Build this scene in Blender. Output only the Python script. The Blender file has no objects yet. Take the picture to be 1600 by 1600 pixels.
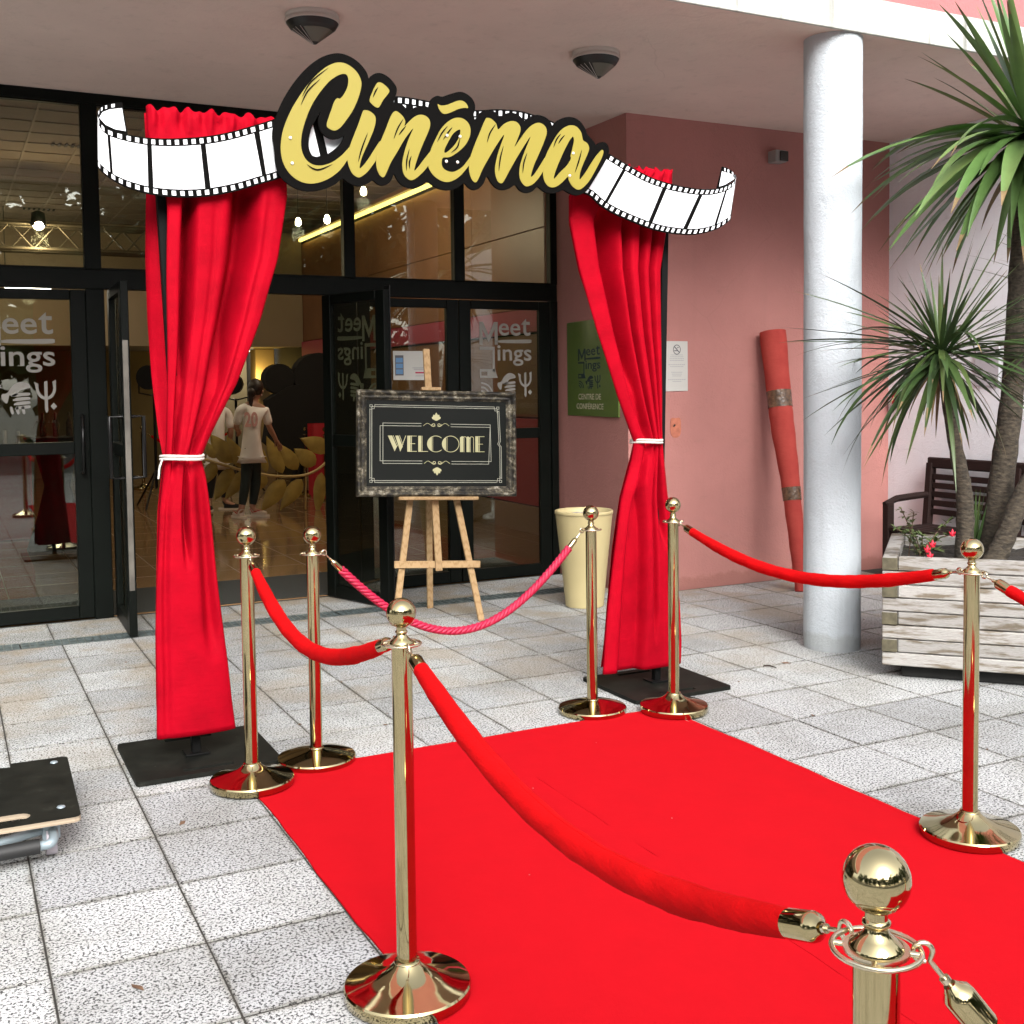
import bpy, bmesh, math, random
from mathutils import Vector, Matrix
random.seed(7)
sc = bpy.context.scene
COL = sc.collection
# ------------------------------------------------------------------ camera
FPX, CY, PIT, ROL, YAW, CAMZ = 1770.0, 696.0, .0511, .01233, .4661, 1.53
_f = Vector((math.sin(YAW)*math.cos(PIT), math.cos(YAW)*math.cos(PIT), -math.sin(PIT)))
_r = Vector((math.cos(YAW), -math.sin(YAW), 0)); _d = _f.cross(_r)
RIGHT = math.cos(ROL)*_r + math.sin(ROL)*_d
DOWN = -math.sin(ROL)*_r + math.cos(ROL)*_d
FWD = _f
EYE = Vector((0, 0, CAMZ))
cam = bpy.data.objects.new('camera', bpy.data.cameras.new('camera')); COL.objects.link(cam)
cam.data.sensor_width = 36; cam.data.lens = 36*FPX/1600; cam.data.shift_y = -(800-CY)/1600
cam.data.clip_start = .05; cam.data.clip_end = 900
cam.matrix_world = Matrix(((RIGHT.x, -DOWN.x, -FWD.x, 0), (RIGHT.y, -DOWN.y, -FWD.y, 0), (RIGHT.z, -DOWN.z, -FWD.z, CAMZ), (0, 0, 0, 1)))
sc.camera = cam
# ------------------------------------------------------------------ world, sun, exposure
SUN_DIR = Vector((-.18, -.78, .60)).normalized()
w = bpy.data.worlds.new('World'); sc.world = w; w.use_nodes = True
nt = w.node_tree; bg = nt.nodes['Background']
sky = nt.nodes.new('ShaderNodeTexSky'); sky.sky_type = 'NISHITA'; sky.sun_disc = False
sky.sun_elevation = math.asin(SUN_DIR.z); sky.sun_rotation = math.atan2(SUN_DIR.x, SUN_DIR.y)
sky.air_density = 1.0; sky.dust_density = 4.0; sky.ozone_density = 1.0
hs = nt.nodes.new('ShaderNodeHueSaturation'); hs.inputs['Saturation'].default_value = .22
nt.links.new(sky.outputs[0], hs.inputs['Color']); nt.links.new(hs.outputs[0], bg.inputs[0])
bg.inputs[1].default_value = .15
sl = bpy.data.lights.new('sun', 'SUN'); sl.energy = .8; sl.angle = math.radians(30); sl.color = (1, .98, .95)
so = bpy.data.objects.new('sun', sl); COL.objects.link(so)
so.rotation_euler = SUN_DIR.to_track_quat('Z', 'Y').to_euler(); so.location = (0, 0, 30)
sc.view_settings.view_transform = 'Standard'; sc.view_settings.look = 'None'
sc.view_settings.exposure = 1.7; sc.view_settings.gamma = 1; sc.view_settings.use_curve_mapping = False
sc.cycles.max_bounces = 10; sc.cycles.glossy_bounces = 5; sc.cycles.transparent_max_bounces = 16

# ------------------------------------------------------------------ helpers
def at(x, y, X=None, Y=None, Z=None):
    """point of the place that the photo shows at pixel (x, y), on a given plane"""
    d = RIGHT*((x-800)/FPX) + DOWN*((y-CY)/FPX) + FWD
    t = (X/d.x) if X is not None else (Y/d.y) if Y is not None else ((Z-CAMZ)/d.z)
    return EYE + d*t
def depth(p): return (Vector(p)-EYE).dot(FWD)
def pix(p):
    q = Vector(p)-EYE; z = q.dot(FWD)
    return (800+FPX*q.dot(RIGHT)/z, CY+FPX*q.dot(DOWN)/z, z)
def lerp(a, b, t): return a+(b-a)*t
def smooth(pts, n=4, closed=True):
    out = []; N = len(pts)
    for i in range(N if closed else N-1):
        g = lambda k: pts[k % N] if closed else pts[max(0, min(N-1, k))]
        p0, p1, p2, p3 = g(i-1), g(i), g(i+1), g(i+2)
        for k in range(n):
            t = k/n
            out.append(tuple(.5*(2*b+(c-a)*t+(2*a-5*b+4*c-d)*t*t+(3*b-a-3*c+d)*t**3) for a, b, c, d in zip(p0, p1, p2, p3)))
    if not closed: out.append(tuple(pts[-1]))
    return out
def interp(tab, x):
    if x <= tab[0][0]: return tab[0][1]
    for (a, b), (c, d) in zip(tab, tab[1:]):
        if x <= c: return b+(d-b)*(x-a)/(c-a)
    return tab[-1][1]

class MB:
    def __init__(s): s.v = []; s.f = []; s.s = []
    def add(s, vs, fs, sm=False, M=None):
        o = len(s.v); s.v += [tuple((M @ Vector(v)) if M else v) for v in vs]
        s.f += [tuple(i+o for i in f) for f in fs]; s.s += [sm]*len(fs); return s
    def box(s, a, b, c=0., M=None):
        x0, y0, z0 = a; x1, y1, z1 = b
        if c <= 0:
            vs = [(x, y, z) for x in (x0, x1) for y in (y0, y1) for z in (z0, z1)]
            return s.add(vs, [(0, 1, 3, 2), (4, 6, 7, 5), (0, 4, 5, 1), (2, 3, 7, 6), (0, 2, 6, 4), (1, 5, 7, 3)], False, M)
        vs = []; ix = {}
        for i in (0, 1):
            for j in (0, 1):
                for k in (0, 1):
                    P = ((x0, x1)[i], (y0, y1)[j], (z0, z1)[k]); S = (1-2*i, 1-2*j, 1-2*k)
                    for ax in range(3):
                        q = [P[m]+(0 if m == ax else c*S[m]) for m in range(3)]
                        ix[(i, j, k, ax)] = len(vs); vs.append(tuple(q))
        fs = []
        for ax in range(3):
            o = [m for m in range(3) if m != ax]
            for sd in (0, 1):
                q = []
                for u, v in ((0, 0), (1, 0), (1, 1), (0, 1)):
                    key = [0, 0, 0]; key[ax] = sd; key[o[0]] = u; key[o[1]] = v
                    q.append(ix[(*key, ax)])
                if (sd == 0) == (ax != 1): q = q[::-1]
                fs.append(tuple(q))
        for ax in range(3):
            o = [m for m in range(3) if m != ax]
            for u in (0, 1):
                for v in (0, 1):
                    k0 = [0, 0, 0]; k1 = [0, 0, 0]; k1[ax] = 1
                    for kk in (k0, k1): kk[o[0]] = u; kk[o[1]] = v
                    q = [ix[(*k0, o[0])], ix[(*k1, o[0])], ix[(*k1, o[1])], ix[(*k0, o[1])]]
                    if (u == v) == (ax != 1): q = q[::-1]
                    fs.append(tuple(q))
        for i in (0, 1):
            for j in (0, 1):
                for k in (0, 1):
                    q = [ix[(i, j, k, a_)] for a_ in range(3)]
                    if (i+j+k) % 2: q = q[::-1]
                    fs.append(tuple(q))
        return s.add(vs, fs, False, M)
    def tube(s, pts, r, n=10, caps=True, sm=True, M=None):
        pts = [Vector(p) for p in pts]; N = len(pts)
        R = r if isinstance(r, (list, tuple)) else [r]*N
        vs = []; t = (pts[1]-pts[0]).normalized()
        a = t.orthogonal().normalized()
        for i, p in enumerate(pts):
            t2 = (pts[min(i+1, N-1)]-pts[max(i-1, 0)])
            t2 = t2.normalized() if t2.length > 1e-9 else t
            a = (a-t2*a.dot(t2)).normalized(); b = t2.cross(a)
            for k in range(n):
                th = 2*math.pi*k/n; vs.append(tuple(p+(a*math.cos(th)+b*math.sin(th))*R[i]))
        fs = [(i*n+k, i*n+(k+1) % n, (i+1)*n+(k+1) % n, (i+1)*n+k) for i in range(N-1) for k in range(n)]
        s.add(vs, fs, sm, M)
        if caps: s.add(vs[:n], [tuple(range(n))[::-1]], False, M); s.add(vs[-n:], [tuple(range(n))], False, M)
        return s
    def lathe(s, runs, n=48, c=(0, 0), M=None):
        for prof in runs:
            vs = [(c[0]+r*math.cos(2*math.pi*k/n), c[1]+r*math.sin(2*math.pi*k/n), z) for r, z in prof for k in range(n)]
            fs = [(i*n+k, i*n+(k+1) % n, (i+1)*n+(k+1) % n, (i+1)*n+k) for i in range(len(prof)-1) for k in range(n)]
            s.add(vs, fs, True, M)
        return s
    def sphere(s, c, r, n=16, m=10, sc_=(1, 1, 1), M=None):
        vs = []; fs = []
        for i in range(m+1):
            ph = math.pi*i/m
            for k in range(n):
                th = 2*math.pi*k/n
                vs.append((c[0]+r*sc_[0]*math.sin(ph)*math.cos(th), c[1]+r*sc_[1]*math.sin(ph)*math.sin(th), c[2]+r*sc_[2]*math.cos(ph)))
        fs = [(i*n+k, (i+1)*n+k, (i+1)*n+(k+1) % n, i*n+(k+1) % n) for i in range(m) for k in range(n)]
        return s.add(vs, fs, True, M)
    def torus(s, c, R, r, n=32, m=10, M=None):
        vs = [(c[0]+(R+r*math.cos(b))*math.cos(a), c[1]+(R+r*math.cos(b))*math.sin(a), c[2]+r*math.sin(b)) for a in [2*math.pi*i/n for i in range(n)] for b in [2*math.pi*j/m for j in range(m)]]
        fs = [(i*m+j, ((i+1) % n)*m+j, ((i+1) % n)*m+(j+1) % m, i*m+(j+1) % m) for i in range(n) for j in range(m)]
        return s.add(vs, fs, True, M)
    def grid(s, rows, sm=True, closed=False):
        n = len(rows[0]); vs = [v for r in rows for v in r]
        fs = [(i*n+k, i*n+(k+1) % n, (i+1)*n+(k+1) % n, (i+1)*n+k) for i in range(len(rows)-1) for k in range(n if closed else n-1)]
        return s.add(vs, fs, sm)
    def poly(s, loops, t0, t1, M):
        """flat outline(s) (u, v) with holes, extruded from depth t0 to t1; M maps (u, v, t)"""
        cu = bpy.data.curves.new('tmp', 'CURVE'); cu.dimensions = '2D'; cu.fill_mode = 'BOTH'; cu.extrude = abs(t1-t0)/2
        for lp in loops:
            sp = cu.splines.new('POLY'); sp.points.add(len(lp)-1); sp.use_cyclic_u = True
            for p, q in zip(sp.points, lp): p.co = (q[0], q[1], 0, 1)
        return s._curve(cu, (t0+t1)/2, M)
    def _curve(s, cu, dz, M):
        o = bpy.data.objects.new('tmp', cu); COL.objects.link(o)
        me = bpy.data.meshes.new_from_object(o)
        s.add([(v.co.x, v.co.y, v.co.z+dz) for v in me.vertices], [tuple(p.vertices) for p in me.polygons], False, M)
        bpy.data.objects.remove(o); bpy.data.meshes.remove(me); bpy.data.curves.remove(cu)
        return s
    def text(s, body, u0, v0, u1, v1, t0, t1, M, bold=0.0, mirror=False):
        cu = bpy.data.curves.new('tmp', 'FONT'); cu.body = body; cu.extrude = abs(t1-t0)/2; cu.offset = bold; cu.resolution_u = 4
        o = bpy.data.objects.new('tmp', cu); COL.objects.link(o)
        me = bpy.data.meshes.new_from_object(o)
        xs = [v.co.x for v in me.vertices]; ys = [v.co.y for v in me.vertices]
        a, b, c, d = min(xs), max(xs), min(ys), max(ys); dz = (t0+t1)/2
        s.add([(u0+(v.co.x-a)/(b-a)*(u1-u0), v0+(v.co.y-c)/(d-c)*(v1-v0), v.co.z+dz) for v in me.vertices], [tuple(p.vertices) for p in me.polygons], False, M)
        bpy.data.objects.remove(o); bpy.data.meshes.remove(me); bpy.data.curves.remove(cu)
        return s

def mesh_of(name, mb, m, origin=(0, 0, 0)):
    me = bpy.data.meshes.new(name); o = Vector(origin)
    me.from_pydata([tuple(Vector(v)-o) for v in mb.v], [], mb.f)
    me.polygons.foreach_set('use_smooth', mb.s)
    if m: me.materials.append(m)
    bm = bmesh.new(); bm.from_mesh(me); bmesh.ops.recalc_face_normals(bm, faces=bm.faces); bm.to_mesh(me); bm.free()
    me.update(); return me
def tag(o, label=None, cat=None, group=None, kind=None):
    for k, v in (('label', label), ('category', cat), ('group', group), ('kind', kind)):
        if v: o[k] = v
    return o
def thing(name, label, cat, loc=(0, 0, 0), group=None, kind=None):
    o = bpy.data.objects.new(name, None); COL.objects.link(o); o.location = loc; o.empty_display_size = .1
    return tag(o, label, cat, group, kind)
def part(name, mb, m, parent, label=None, kind=None):
    """mesh built in world coordinates, kept under its thing (or part)"""
    org = parent['_w'] if '_w' in parent else tuple(parent.location)
    o = bpy.data.objects.new(name, mesh_of(name, mb, m, org)); COL.objects.link(o); o.parent = parent
    o['_w'] = tuple(org); return tag(o, label, None, None, kind)
def single(name, mb, m, label, cat, loc=(0, 0, 0), group=None, kind=None):
    o = bpy.data.objects.new(name, mesh_of(name, mb, m, loc)); COL.objects.link(o); o.location = loc
    return tag(o, label, cat, group, kind)
def copy_tree(o, parent=None):
    c = o.copy(); COL.objects.link(c)
    if parent: c.parent = parent
    for ch in list(o.children): copy_tree(ch, c)
    return c
def XZ(Y):       # (u, v, t) -> (u, Y - t, v): a plane facing the camera side (-Y)
    return Matrix(((1, 0, 0, 0), (0, 0, -1, Y), (0, 1, 0, 0), (0, 0, 0, 1)))
def frame(o, u, v):
    u = Vector(u).normalized(); v = Vector(v); v = (v-u*v.dot(u)).normalized(); n = u.cross(v)
    return Matrix(((u.x, v.x, n.x, o[0]), (u.y, v.y, n.y, o[1]), (u.z, v.z, n.z, o[2]), (0, 0, 0, 1)))
def px_loop(pts, Y, ox=0, oy=0, k=1., n=4):
    """outline read off the photo, laid on the plane Y, as (x, z)"""
    return [(lambda p: (p.x, p.z))(at(ox+a/k, oy+b/k, Y=Y)) for a, b in (smooth(pts, n) if n > 1 else pts)]

# ------------------------------------------------------------------ materials
def rgb(r, g, b):
    f = lambda c: ((c/255+.055)/1.055)**2.4 if c > 10 else c/255/12.92
    return (f(r), f(g), f(b))
class NT:
    def __init__(s, name):
        s.m = bpy.data.materials.new(name); s.m.use_nodes = True; s.t = s.m.node_tree; s.n = s.t.nodes; s.b = s.n['Principled BSDF']; s.o = s.n['Material Output']
    def node(s, t, **kw):
        n = s.n.new(t)
        for k, v in kw.items(): setattr(n, k, v)
        return n
    def ln(s, a, b): s.t.links.new(a, b)
    def coords(s, world=True, scale=(1, 1, 1)):
        src = s.node('ShaderNodeNewGeometry').outputs['Position'] if world else s.node('ShaderNodeTexCoord').outputs['Object']
        mp = s.node('ShaderNodeMapping'); mp.inputs['Scale'].default_value = scale; s.ln(src, mp.inputs['Vector']); return mp.outputs[0]
    def noise(s, vec, scale, detail=3, rough=.5):
        n = s.node('ShaderNodeTexNoise'); n.inputs['Scale'].default_value = scale; n.inputs['Detail'].default_value = detail; n.inputs['Roughness'].default_value = rough
        s.ln(vec, n.inputs['Vector']); return n.outputs['Fac']
    def ramp(s, fac, stops):
        r = s.node('ShaderNodeValToRGB'); e = r.color_ramp.elements
        while len(e) < len(stops): e.new(.5)
        for el, (p, c) in zip(e, stops): el.position = p; el.color = (*c, 1) if len(c) == 3 else c
        s.ln(fac, r.inputs[0]); return r.outputs[0]
    def mix(s, fac, a, b, mode='MIX'):
        n = s.node('ShaderNodeMix', data_type='RGBA', blend_type=mode)
        for sock, v in ((n.inputs['Factor'], fac), (n.inputs['A'], a), (n.inputs['B'], b)):
            if isinstance(v, (int, float)): sock.default_value = v
            elif isinstance(v, tuple): sock.default_value = (*v, 1)
            else: s.ln(v, sock)
        return n.outputs['Result']
    def math(s, op, a, b=0.):
        n = s.node('ShaderNodeMath', operation=op)
        for k, v in ((0, a), (1, b)):
            if isinstance(v, (int, float)): n.inputs[k].default_value = v
            else: s.ln(v, n.inputs[k])
        return n.outputs[0]
    def bump(s, h, strength=.3, dist=.01):
        n = s.node('ShaderNodeBump'); n.inputs['Strength'].default_value = strength; n.inputs['Distance'].default_value = dist
        s.ln(h, n.inputs['Height']); s.ln(n.outputs[0], s.b.inputs['Normal'])
    def set(s, col=None, rough=None, metal=None, spec=None, sheen=None):
        for k, v in (('Base Color', col), ('Roughness', rough), ('Metallic', metal), ('Specular IOR Level', spec), ('Sheen Weight', sheen)):
            if v is None: continue
            if isinstance(v, tuple): s.b.inputs[k].default_value = (*v, 1)
            elif isinstance(v, (int, float)): s.b.inputs[k].default_value = v
            else: s.ln(v, s.b.inputs[k])
        return s.m
def plain(name, c, rough=.5, metal=0., spec=.5, var=.0, vs=8., bump=0., bs=60., world=True, scale=(1, 1, 1)):
    q = NT(name)
    if var or bump: vec = q.coords(world, scale)
    col = c
    if var:
        f = q.noise(vec, vs, 4); col = q.ramp(f, [(.3, tuple(x*(1-var) for x in c)), (.7, tuple(min(1, x*(1+var)) for x in c))])
    if bump: q.bump(q.noise(vec, bs, 4), bump)
    return q.set(col, rough, metal, spec)
def emit(name, c, strength):
    q = NT(name); q.set((.02, .02, .02), .5); q.b.inputs['Emission Color'].default_value = (*c, 1); q.b.inputs['Emission Strength'].default_value = strength; return q.m

def m_tile():
    q = NT('granite_paving'); v = q.coords(True)
    flk = q.noise(v, 120, 2.5, .6)
    f1 = q.ramp(flk, [(.42, (0, 0, 0)), (.475, (1, 1, 1))])
    f2 = q.ramp(q.noise(v, 210, 2), [(.33, (.55, .55, .55)), (.5, (1, 1, 1))])
    base = q.mix(f1, (.055, .056, .057), (.505, .518, .52))
    base = q.mix(1., base, f2, 'MULTIPLY')
    oi = q.node('ShaderNodeObjectInfo')
    rnd = q.ramp(oi.outputs['Random'], [(0, (.79, .79, .80)), (.35, (.91, .91, .91)), (.7, (1.0, 1.0, .99)), (1, (1.08, 1.08, 1.07))])
    base = q.mix(1., base, rnd, 'MULTIPLY')
    grime = q.ramp(q.noise(v, 1.6, 5, .65), [(.36, (.76, .75, .72)), (.56, (1, 1, 1))])
    base = q.mix(1., base, grime, 'MULTIPLY')
    # ochre algae stains: their own patches, spreading where rain never rinses
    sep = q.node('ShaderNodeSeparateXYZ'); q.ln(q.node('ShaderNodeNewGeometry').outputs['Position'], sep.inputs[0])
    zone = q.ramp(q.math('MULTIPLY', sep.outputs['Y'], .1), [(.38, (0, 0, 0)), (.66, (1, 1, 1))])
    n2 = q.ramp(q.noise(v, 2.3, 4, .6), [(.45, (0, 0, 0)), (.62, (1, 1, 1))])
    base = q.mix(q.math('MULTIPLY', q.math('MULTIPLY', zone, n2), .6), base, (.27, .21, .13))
    # dirt creeping in from the joints
    tc = q.node('ShaderNodeTexCoord'); sp = q.node('ShaderNodeSeparateXYZ'); q.ln(tc.outputs['Generated'], sp.inputs[0])
    ex = q.math('MINIMUM', q.math('MINIMUM', sp.outputs['X'], q.math('SUBTRACT', 1., sp.outputs['X'])), q.math('MINIMUM', sp.outputs['Y'], q.math('SUBTRACT', 1., sp.outputs['Y'])))
    ed = q.math('ADD', ex, q.math('MULTIPLY', q.math('SUBTRACT', q.noise(v, 9, 4, .7), .5), .10))
    base = q.mix(1., base, q.ramp(ed, [(.0, (.62, .60, .56)), (.018, (.93, .925, .91)), (.05, (1, 1, 1))]), 'MULTIPLY')
    spots = q.ramp(q.noise(v, 11, 2, .5), [(.74, (1, 1, 1)), (.77, (.45, .44, .42))]); base = q.mix(1., base, spots, 'MULTIPLY')
    pores = q.noise(v, 120, 3, .6); q.bump(pores, .35, .004)
    return q.set(base, .8, 0, .25)
M = {}
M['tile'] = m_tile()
M['mortar'] = plain('joint_mortar', (.035, .032, .027), .95, var=.5, vs=14)
M['ground'] = plain('far_ground', (.10, .10, .09), .95, var=.4, vs=.4)
M['drain'] = plain('galvanised_drain', (.12, .15, .15), .5, .6, var=.4, vs=25)
M['dark_void'] = plain('drain_void', (.012, .012, .012), .9)
def m_stucco(name, c, var, stain, bs=70, bstr=.35):
    q = NT(name); v = q.coords(True)
    col = q.ramp(q.noise(v, 1.3, 5, .6), [(.3, tuple(x*(1-var) for x in c)), (.7, tuple(min(1, x*(1+var*.5)) for x in c))])
    st = q.ramp(q.noise(q.coords(True, (9, 9, .7)), 1.2, 5, .65), [(.55, (0, 0, 0)), (.75, (1, 1, 1))])
    col = q.mix(q.math('MULTIPLY', st, stain), col, (.09, .085, .07))
    sp = q.node('ShaderNodeSeparateXYZ'); q.ln(q.node('ShaderNodeNewGeometry').outputs['Position'], sp.inputs[0])
    ft = q.math('ADD', sp.outputs['Z'], q.math('MULTIPLY', q.noise(v, 7, 5, .7), -.15))
    col = q.mix(1., col, q.ramp(ft, [(.0, (.82, .80, .77)), (.03, (1, 1, 1))]), 'MULTIPLY')
    vo = q.node('ShaderNodeTexVoronoi', feature='DISTANCE_TO_EDGE'); vo.inputs['Scale'].default_value = 1.1
    mpn = q.node('ShaderNodeMix', data_type='VECTOR'); mpn.inputs['Factor'].default_value = .12; nn = q.node('ShaderNodeTexNoise'); nn.inputs['Scale'].default_value = 3; q.ln(v, nn.inputs['Vector']); q.ln(v, mpn.inputs['A']); q.ln(nn.outputs['Color'], mpn.inputs['B']); q.ln(mpn.outputs['Result'], vo.inputs['Vector'])
    crk = q.math('MULTIPLY', q.math('LESS_THAN', vo.outputs['Distance'], .0035), q.ramp(q.noise(v, .9, 2), [(.52, (0, 0, 0)), (.6, (1, 1, 1))])); col = q.mix(q.math('MULTIPLY', crk, .08), col, (.08, .06, .05))
    scf = q.ramp(q.noise(q.coords(True, (1, 1, 3)), 4.5, 5, .75), [(.60, (0, 0, 0)), (.72, (1, 1, 1))]); col = q.mix(q.math('MULTIPLY', scf, .16), col, (.16, .12, .10))
    h = q.math('ADD', q.noise(v, bs, 4, .6), q.noise(v, bs*.22, 3, .5))
    q.bump(h, bstr, .012); return q.set(col, .9, 0, .15)
M['pink'] = m_stucco('pink_stucco', (.40, .182, .162), .10, .06)
M['pink_upper'] = m_stucco('pink_stucco_upper', (.36, .15, .15), .08, .05)
M['white_wall'] = m_stucco('white_stucco', (.76, .775, .82), .04, .05)
M['column'] = m_stucco('column_paint', (.47, .51, .54), .07, .15, 85, .5)
M['fascia'] = m_stucco('fascia_paint', (.44, .45, .42), .10, .85, 60, .3)
M['soffit'] = m_stucco('soffit_plaster', (.68, .56, .50), .08, .12, 30, .25)
M['frame'] = plain('dark_green_aluminium', (.0030, .0043, .0033), .42, 0, .12, var=.2, vs=3)
M['alu'] = plain('brushed_alu', (.16, .15, .13), .5, .7, var=.3, vs=6)
M['blackmetal'] = plain('black_handle', (.005, .005, .005), .3, 0, .3)
def m_glass():
    q = NT('tinted_glass'); q.n.remove(q.b)
    tr = q.node('ShaderNodeBsdfTransparent'); tr.inputs[0].default_value = (.74, .74, .67, 1)
    gl = q.node('ShaderNodeBsdfGlossy'); gl.inputs['Roughness'].default_value = .01; gl.inputs[0].default_value = (.95, 1, .95, 1)
    lw = q.node('ShaderNodeLayerWeight'); lw.inputs[0].default_value = .5
    fac = q.math('ADD', q.math('MULTIPLY', q.math('POWER', lw.outputs['Facing'], 4.), .8), .07)
    mx = q.node('ShaderNodeMixShader'); q.ln(fac, mx.inputs[0]); q.ln(tr.outputs[0], mx.inputs[1]); q.ln(gl.outputs[0], mx.inputs[2]); q.ln(mx.outputs[0], q.o.inputs[0])
    return q.m
M['glass'] = m_glass()
M['vinyl'] = plain('frosted_vinyl', (.22, .21, .19), .7)
M['vinyl_back'] = plain('frosted_vinyl_back', (.22, .235, .19), .7)
def m_brass():
    q = NT('polished_brass'); v = q.coords(False)
    r = q.ramp(q.noise(v, 18, 4), [(.3, (.035, .035, .035)), (.75, (.10, .10, .10))])
    c = q.ramp(q.noise(v, 6, 3), [(.3, (.42, .345, .18)), (.7, (.50, .42, .24))])
    q.bump(q.noise(v, 5, 2), .02, .01); return q.set(c, r, 1.)
M['brass'] = m_brass()
M['hook'] = plain('hook_metal', (.62, .55, .40), .25, 1.)
def m_fabric(name, c, dark, rough=.85, weave=500, wr=.25, sheen=.0):
    q = NT(name); v = q.coords(False)
    f = q.noise(v, 7, 5, .6); col = q.ramp(f, [(.3, dark), (.7, c)])
    h = q.math('ADD', q.math('MULTIPLY', q.noise(v, weave, 2), .3), q.noise(q.coords(False, (6, 6, 26)), 2.2, 4, .55))
    q.bump(h, wr, .01); q.b.inputs['Sheen Weight'].default_value = sheen; q.b.inputs['Sheen Roughness'].default_value = .4
    q.b.inputs['Sheen Tint'].default_value = (1, .2, .2, 1)
    return q.set(col, rough, 0, .04)
M['curtain'] = m_fabric('crimson_drape', (.35, .0014, .0105), (.25, .0010, .0075), .7, 420, .24)
M['velvet'] = m_fabric('red_velvet', (.52, .004, .0055), (.36, .003, .004), .9, 260, .45, .0)
M['twist'] = plain('raspberry_cord', (.36, .004, .038), .5, bump=.3, bs=260, world=False)
M['carpet'] = m_fabric('red_carpet', (.41, .0042, .009), (.385, .0040, .0085), .95, 300, .25)
M['white_cord'] = plain('white_cord', (.58, .55, .50), .8, bump=.4, bs=300)
def m_blackply():
    q = NT('scuffed_black'); v = q.coords(True)
    c = q.ramp(q.noise(v, 9, 6, .7), [(.35, (.005, .0055, .0045)), (.62, (.012, .0125, .010)), (.80, (.04, .04, .032))])
    sp = q.ramp(q.noise(v, 60, 3, .5), [(.73, (0, 0, 0)), (.78, (1, 1, 1))]); c = q.mix(q.math('MULTIPLY', sp, .25), c, (.3, .3, .27))
    return q.set(c, .6, 0, .12)
M['blackply'] = m_blackply()
M['blackpole'] = plain('black_pole', (.004, .004, .004), .55, 0, .12)
M['sign_black'] = plain('sign_black', (.0035, .0033, .003), .8, 0, .04)
M['sign_gold'] = plain('sign_gold_print', (.25, .205, .024), .45)
M['sign_white'] = plain('sign_white_print', (.70, .72, .74), .5)
M['bolt'] = plain('white_bolt_cap', (.75, .72, .65), .35)
def m_wood(name, a, b, dark, scale=(1, 1, 1), k=1., bump=.2, knots=0.):
    q = NT(name); v = q.coords(False, scale)
    wv = q.node('ShaderNodeTexWave', wave_type='BANDS', bands_direction='Z'); wv.inputs['Scale'].default_value = 9*k; wv.inputs['Distortion'].default_value = 7; wv.inputs['Detail'].default_value = 4; wv.inputs['Detail Scale'].default_value = 1.6
    q.ln(v, wv.inputs['Vector'])
    c = q.ramp(wv.outputs['Fac'], [(.0, b), (.55, a), (1, a)])
    st = q.ramp(q.noise(v, 4*k, 5, .6), [(.50, (0, 0, 0)), (.62, (1, 1, 1))]); c = q.mix(q.math('MULTIPLY', st, knots), c, dark)
    oi = q.node('ShaderNodeObjectInfo'); rn = q.ramp(oi.outputs['Random'], [(0, (.78, .78, .78)), (1, (1, 1, 1))]); c = q.mix(1., c, rn, 'MULTIPLY')
    q.bump(wv.outputs['Fac'], bump, .004); return q.set(c, .75, 0, .25)
M['pine'] = m_wood('easel_pine', (.42, .28, .145), (.33, .21, .10), (.25, .13, .05), (3, 3, .6), 1., .05, .2)
M['plank'] = m_wood('weathered_plank', (.44, .425, .40), (.28, .265, .245), (.13, .095, .05), (.9, .9, 7), 1.2, .5, .8)
M['endgrain'] = plain('end_grain', (.085, .075, .045), .85, var=.3, vs=30, bump=.2)
M['bench'] = m_wood('dark_bench_wood', (.022, .009, .007), (.012, .006, .005), (.006, .004, .003), (1, 1, 3), 1., .1, .2)
M['soil'] = plain('potting_soil', (.02, .016, .012), .95, var=.5, vs=40, bump=.8, bs=50)
M['foot_black'] = plain('planter_plinth', (.010, .010, .009), .9, var=.5, vs=12)
M['pot'] = plain('cream_plastic_pot', (.46, .385, .20), .45, var=.06, vs=4)
M['pot_soil'] = plain('pot_gravel', (.35, .32, .28), .95, var=.6, vs=45, bump=.6, bs=60)
M['green_sign'] = plain('green_sign_panel', (.088, .132, .030), .3, var=.08, vs=3)
M['sign_ink'] = plain('sign_navy_ink', (.006, .025, .035), .5)
M['sign_cream'] = plain('sign_cream_ink', (.45, .42, .30), .5)
M['paper'] = plain('white_paper', (.46, .45, .42), .7)
M['ink'] = plain('grey_ink', (.10, .10, .11), .7)
M['ink_light'] = plain('pale_ink', (.30, .30, .31), .7)
M['ink_red'] = plain('red_ink', (.40, .02, .06), .7)
M['ink_blue'] = plain('blue_ink', (.10, .22, .40), .5)
M['roll'] = m_fabric('faded_red_carpet_back', (.38, .062, .050), (.31, .045, .038), .9, 160, .3)
M['tape'] = plain('brown_packing_tape', (.10, .055, .03), .18, 0, .7, var=.5, vs=40, bump=.5, bs=50)
def m_leaf(name, a, b, c):
    q = NT(name); oi = q.node('ShaderNodeObjectInfo')
    col = q.ramp(oi.outputs['Random'], [(0, a), (.6, b), (1, c)])
    v = q.coords(False); col = q.mix(.5, col, q.ramp(q.noise(v, 12, 3), [(.3, a), (.7, b)]))
    return q.set(col, .38, 0, .45)
M['leaf_big'] = m_leaf('broad_palm_leaf', (.050, .100, .026), (.095, .180, .048), (.17, .255, .080))
M['leaf_small'] = m_leaf('narrow_palm_leaf', (.018, .036, .012), (.044, .085, .024), (.095, .125, .032))
M['dead_leaf'] = plain('dry_leaf_blade', (.16, .11, .05), .8, var=.4, vs=14)
M['bark'] = plain('ringed_bark', (.048, .038, .026), .95, var=.6, vs=30, bump=1., bs=40, scale=(1, 1, 2.2))
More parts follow.
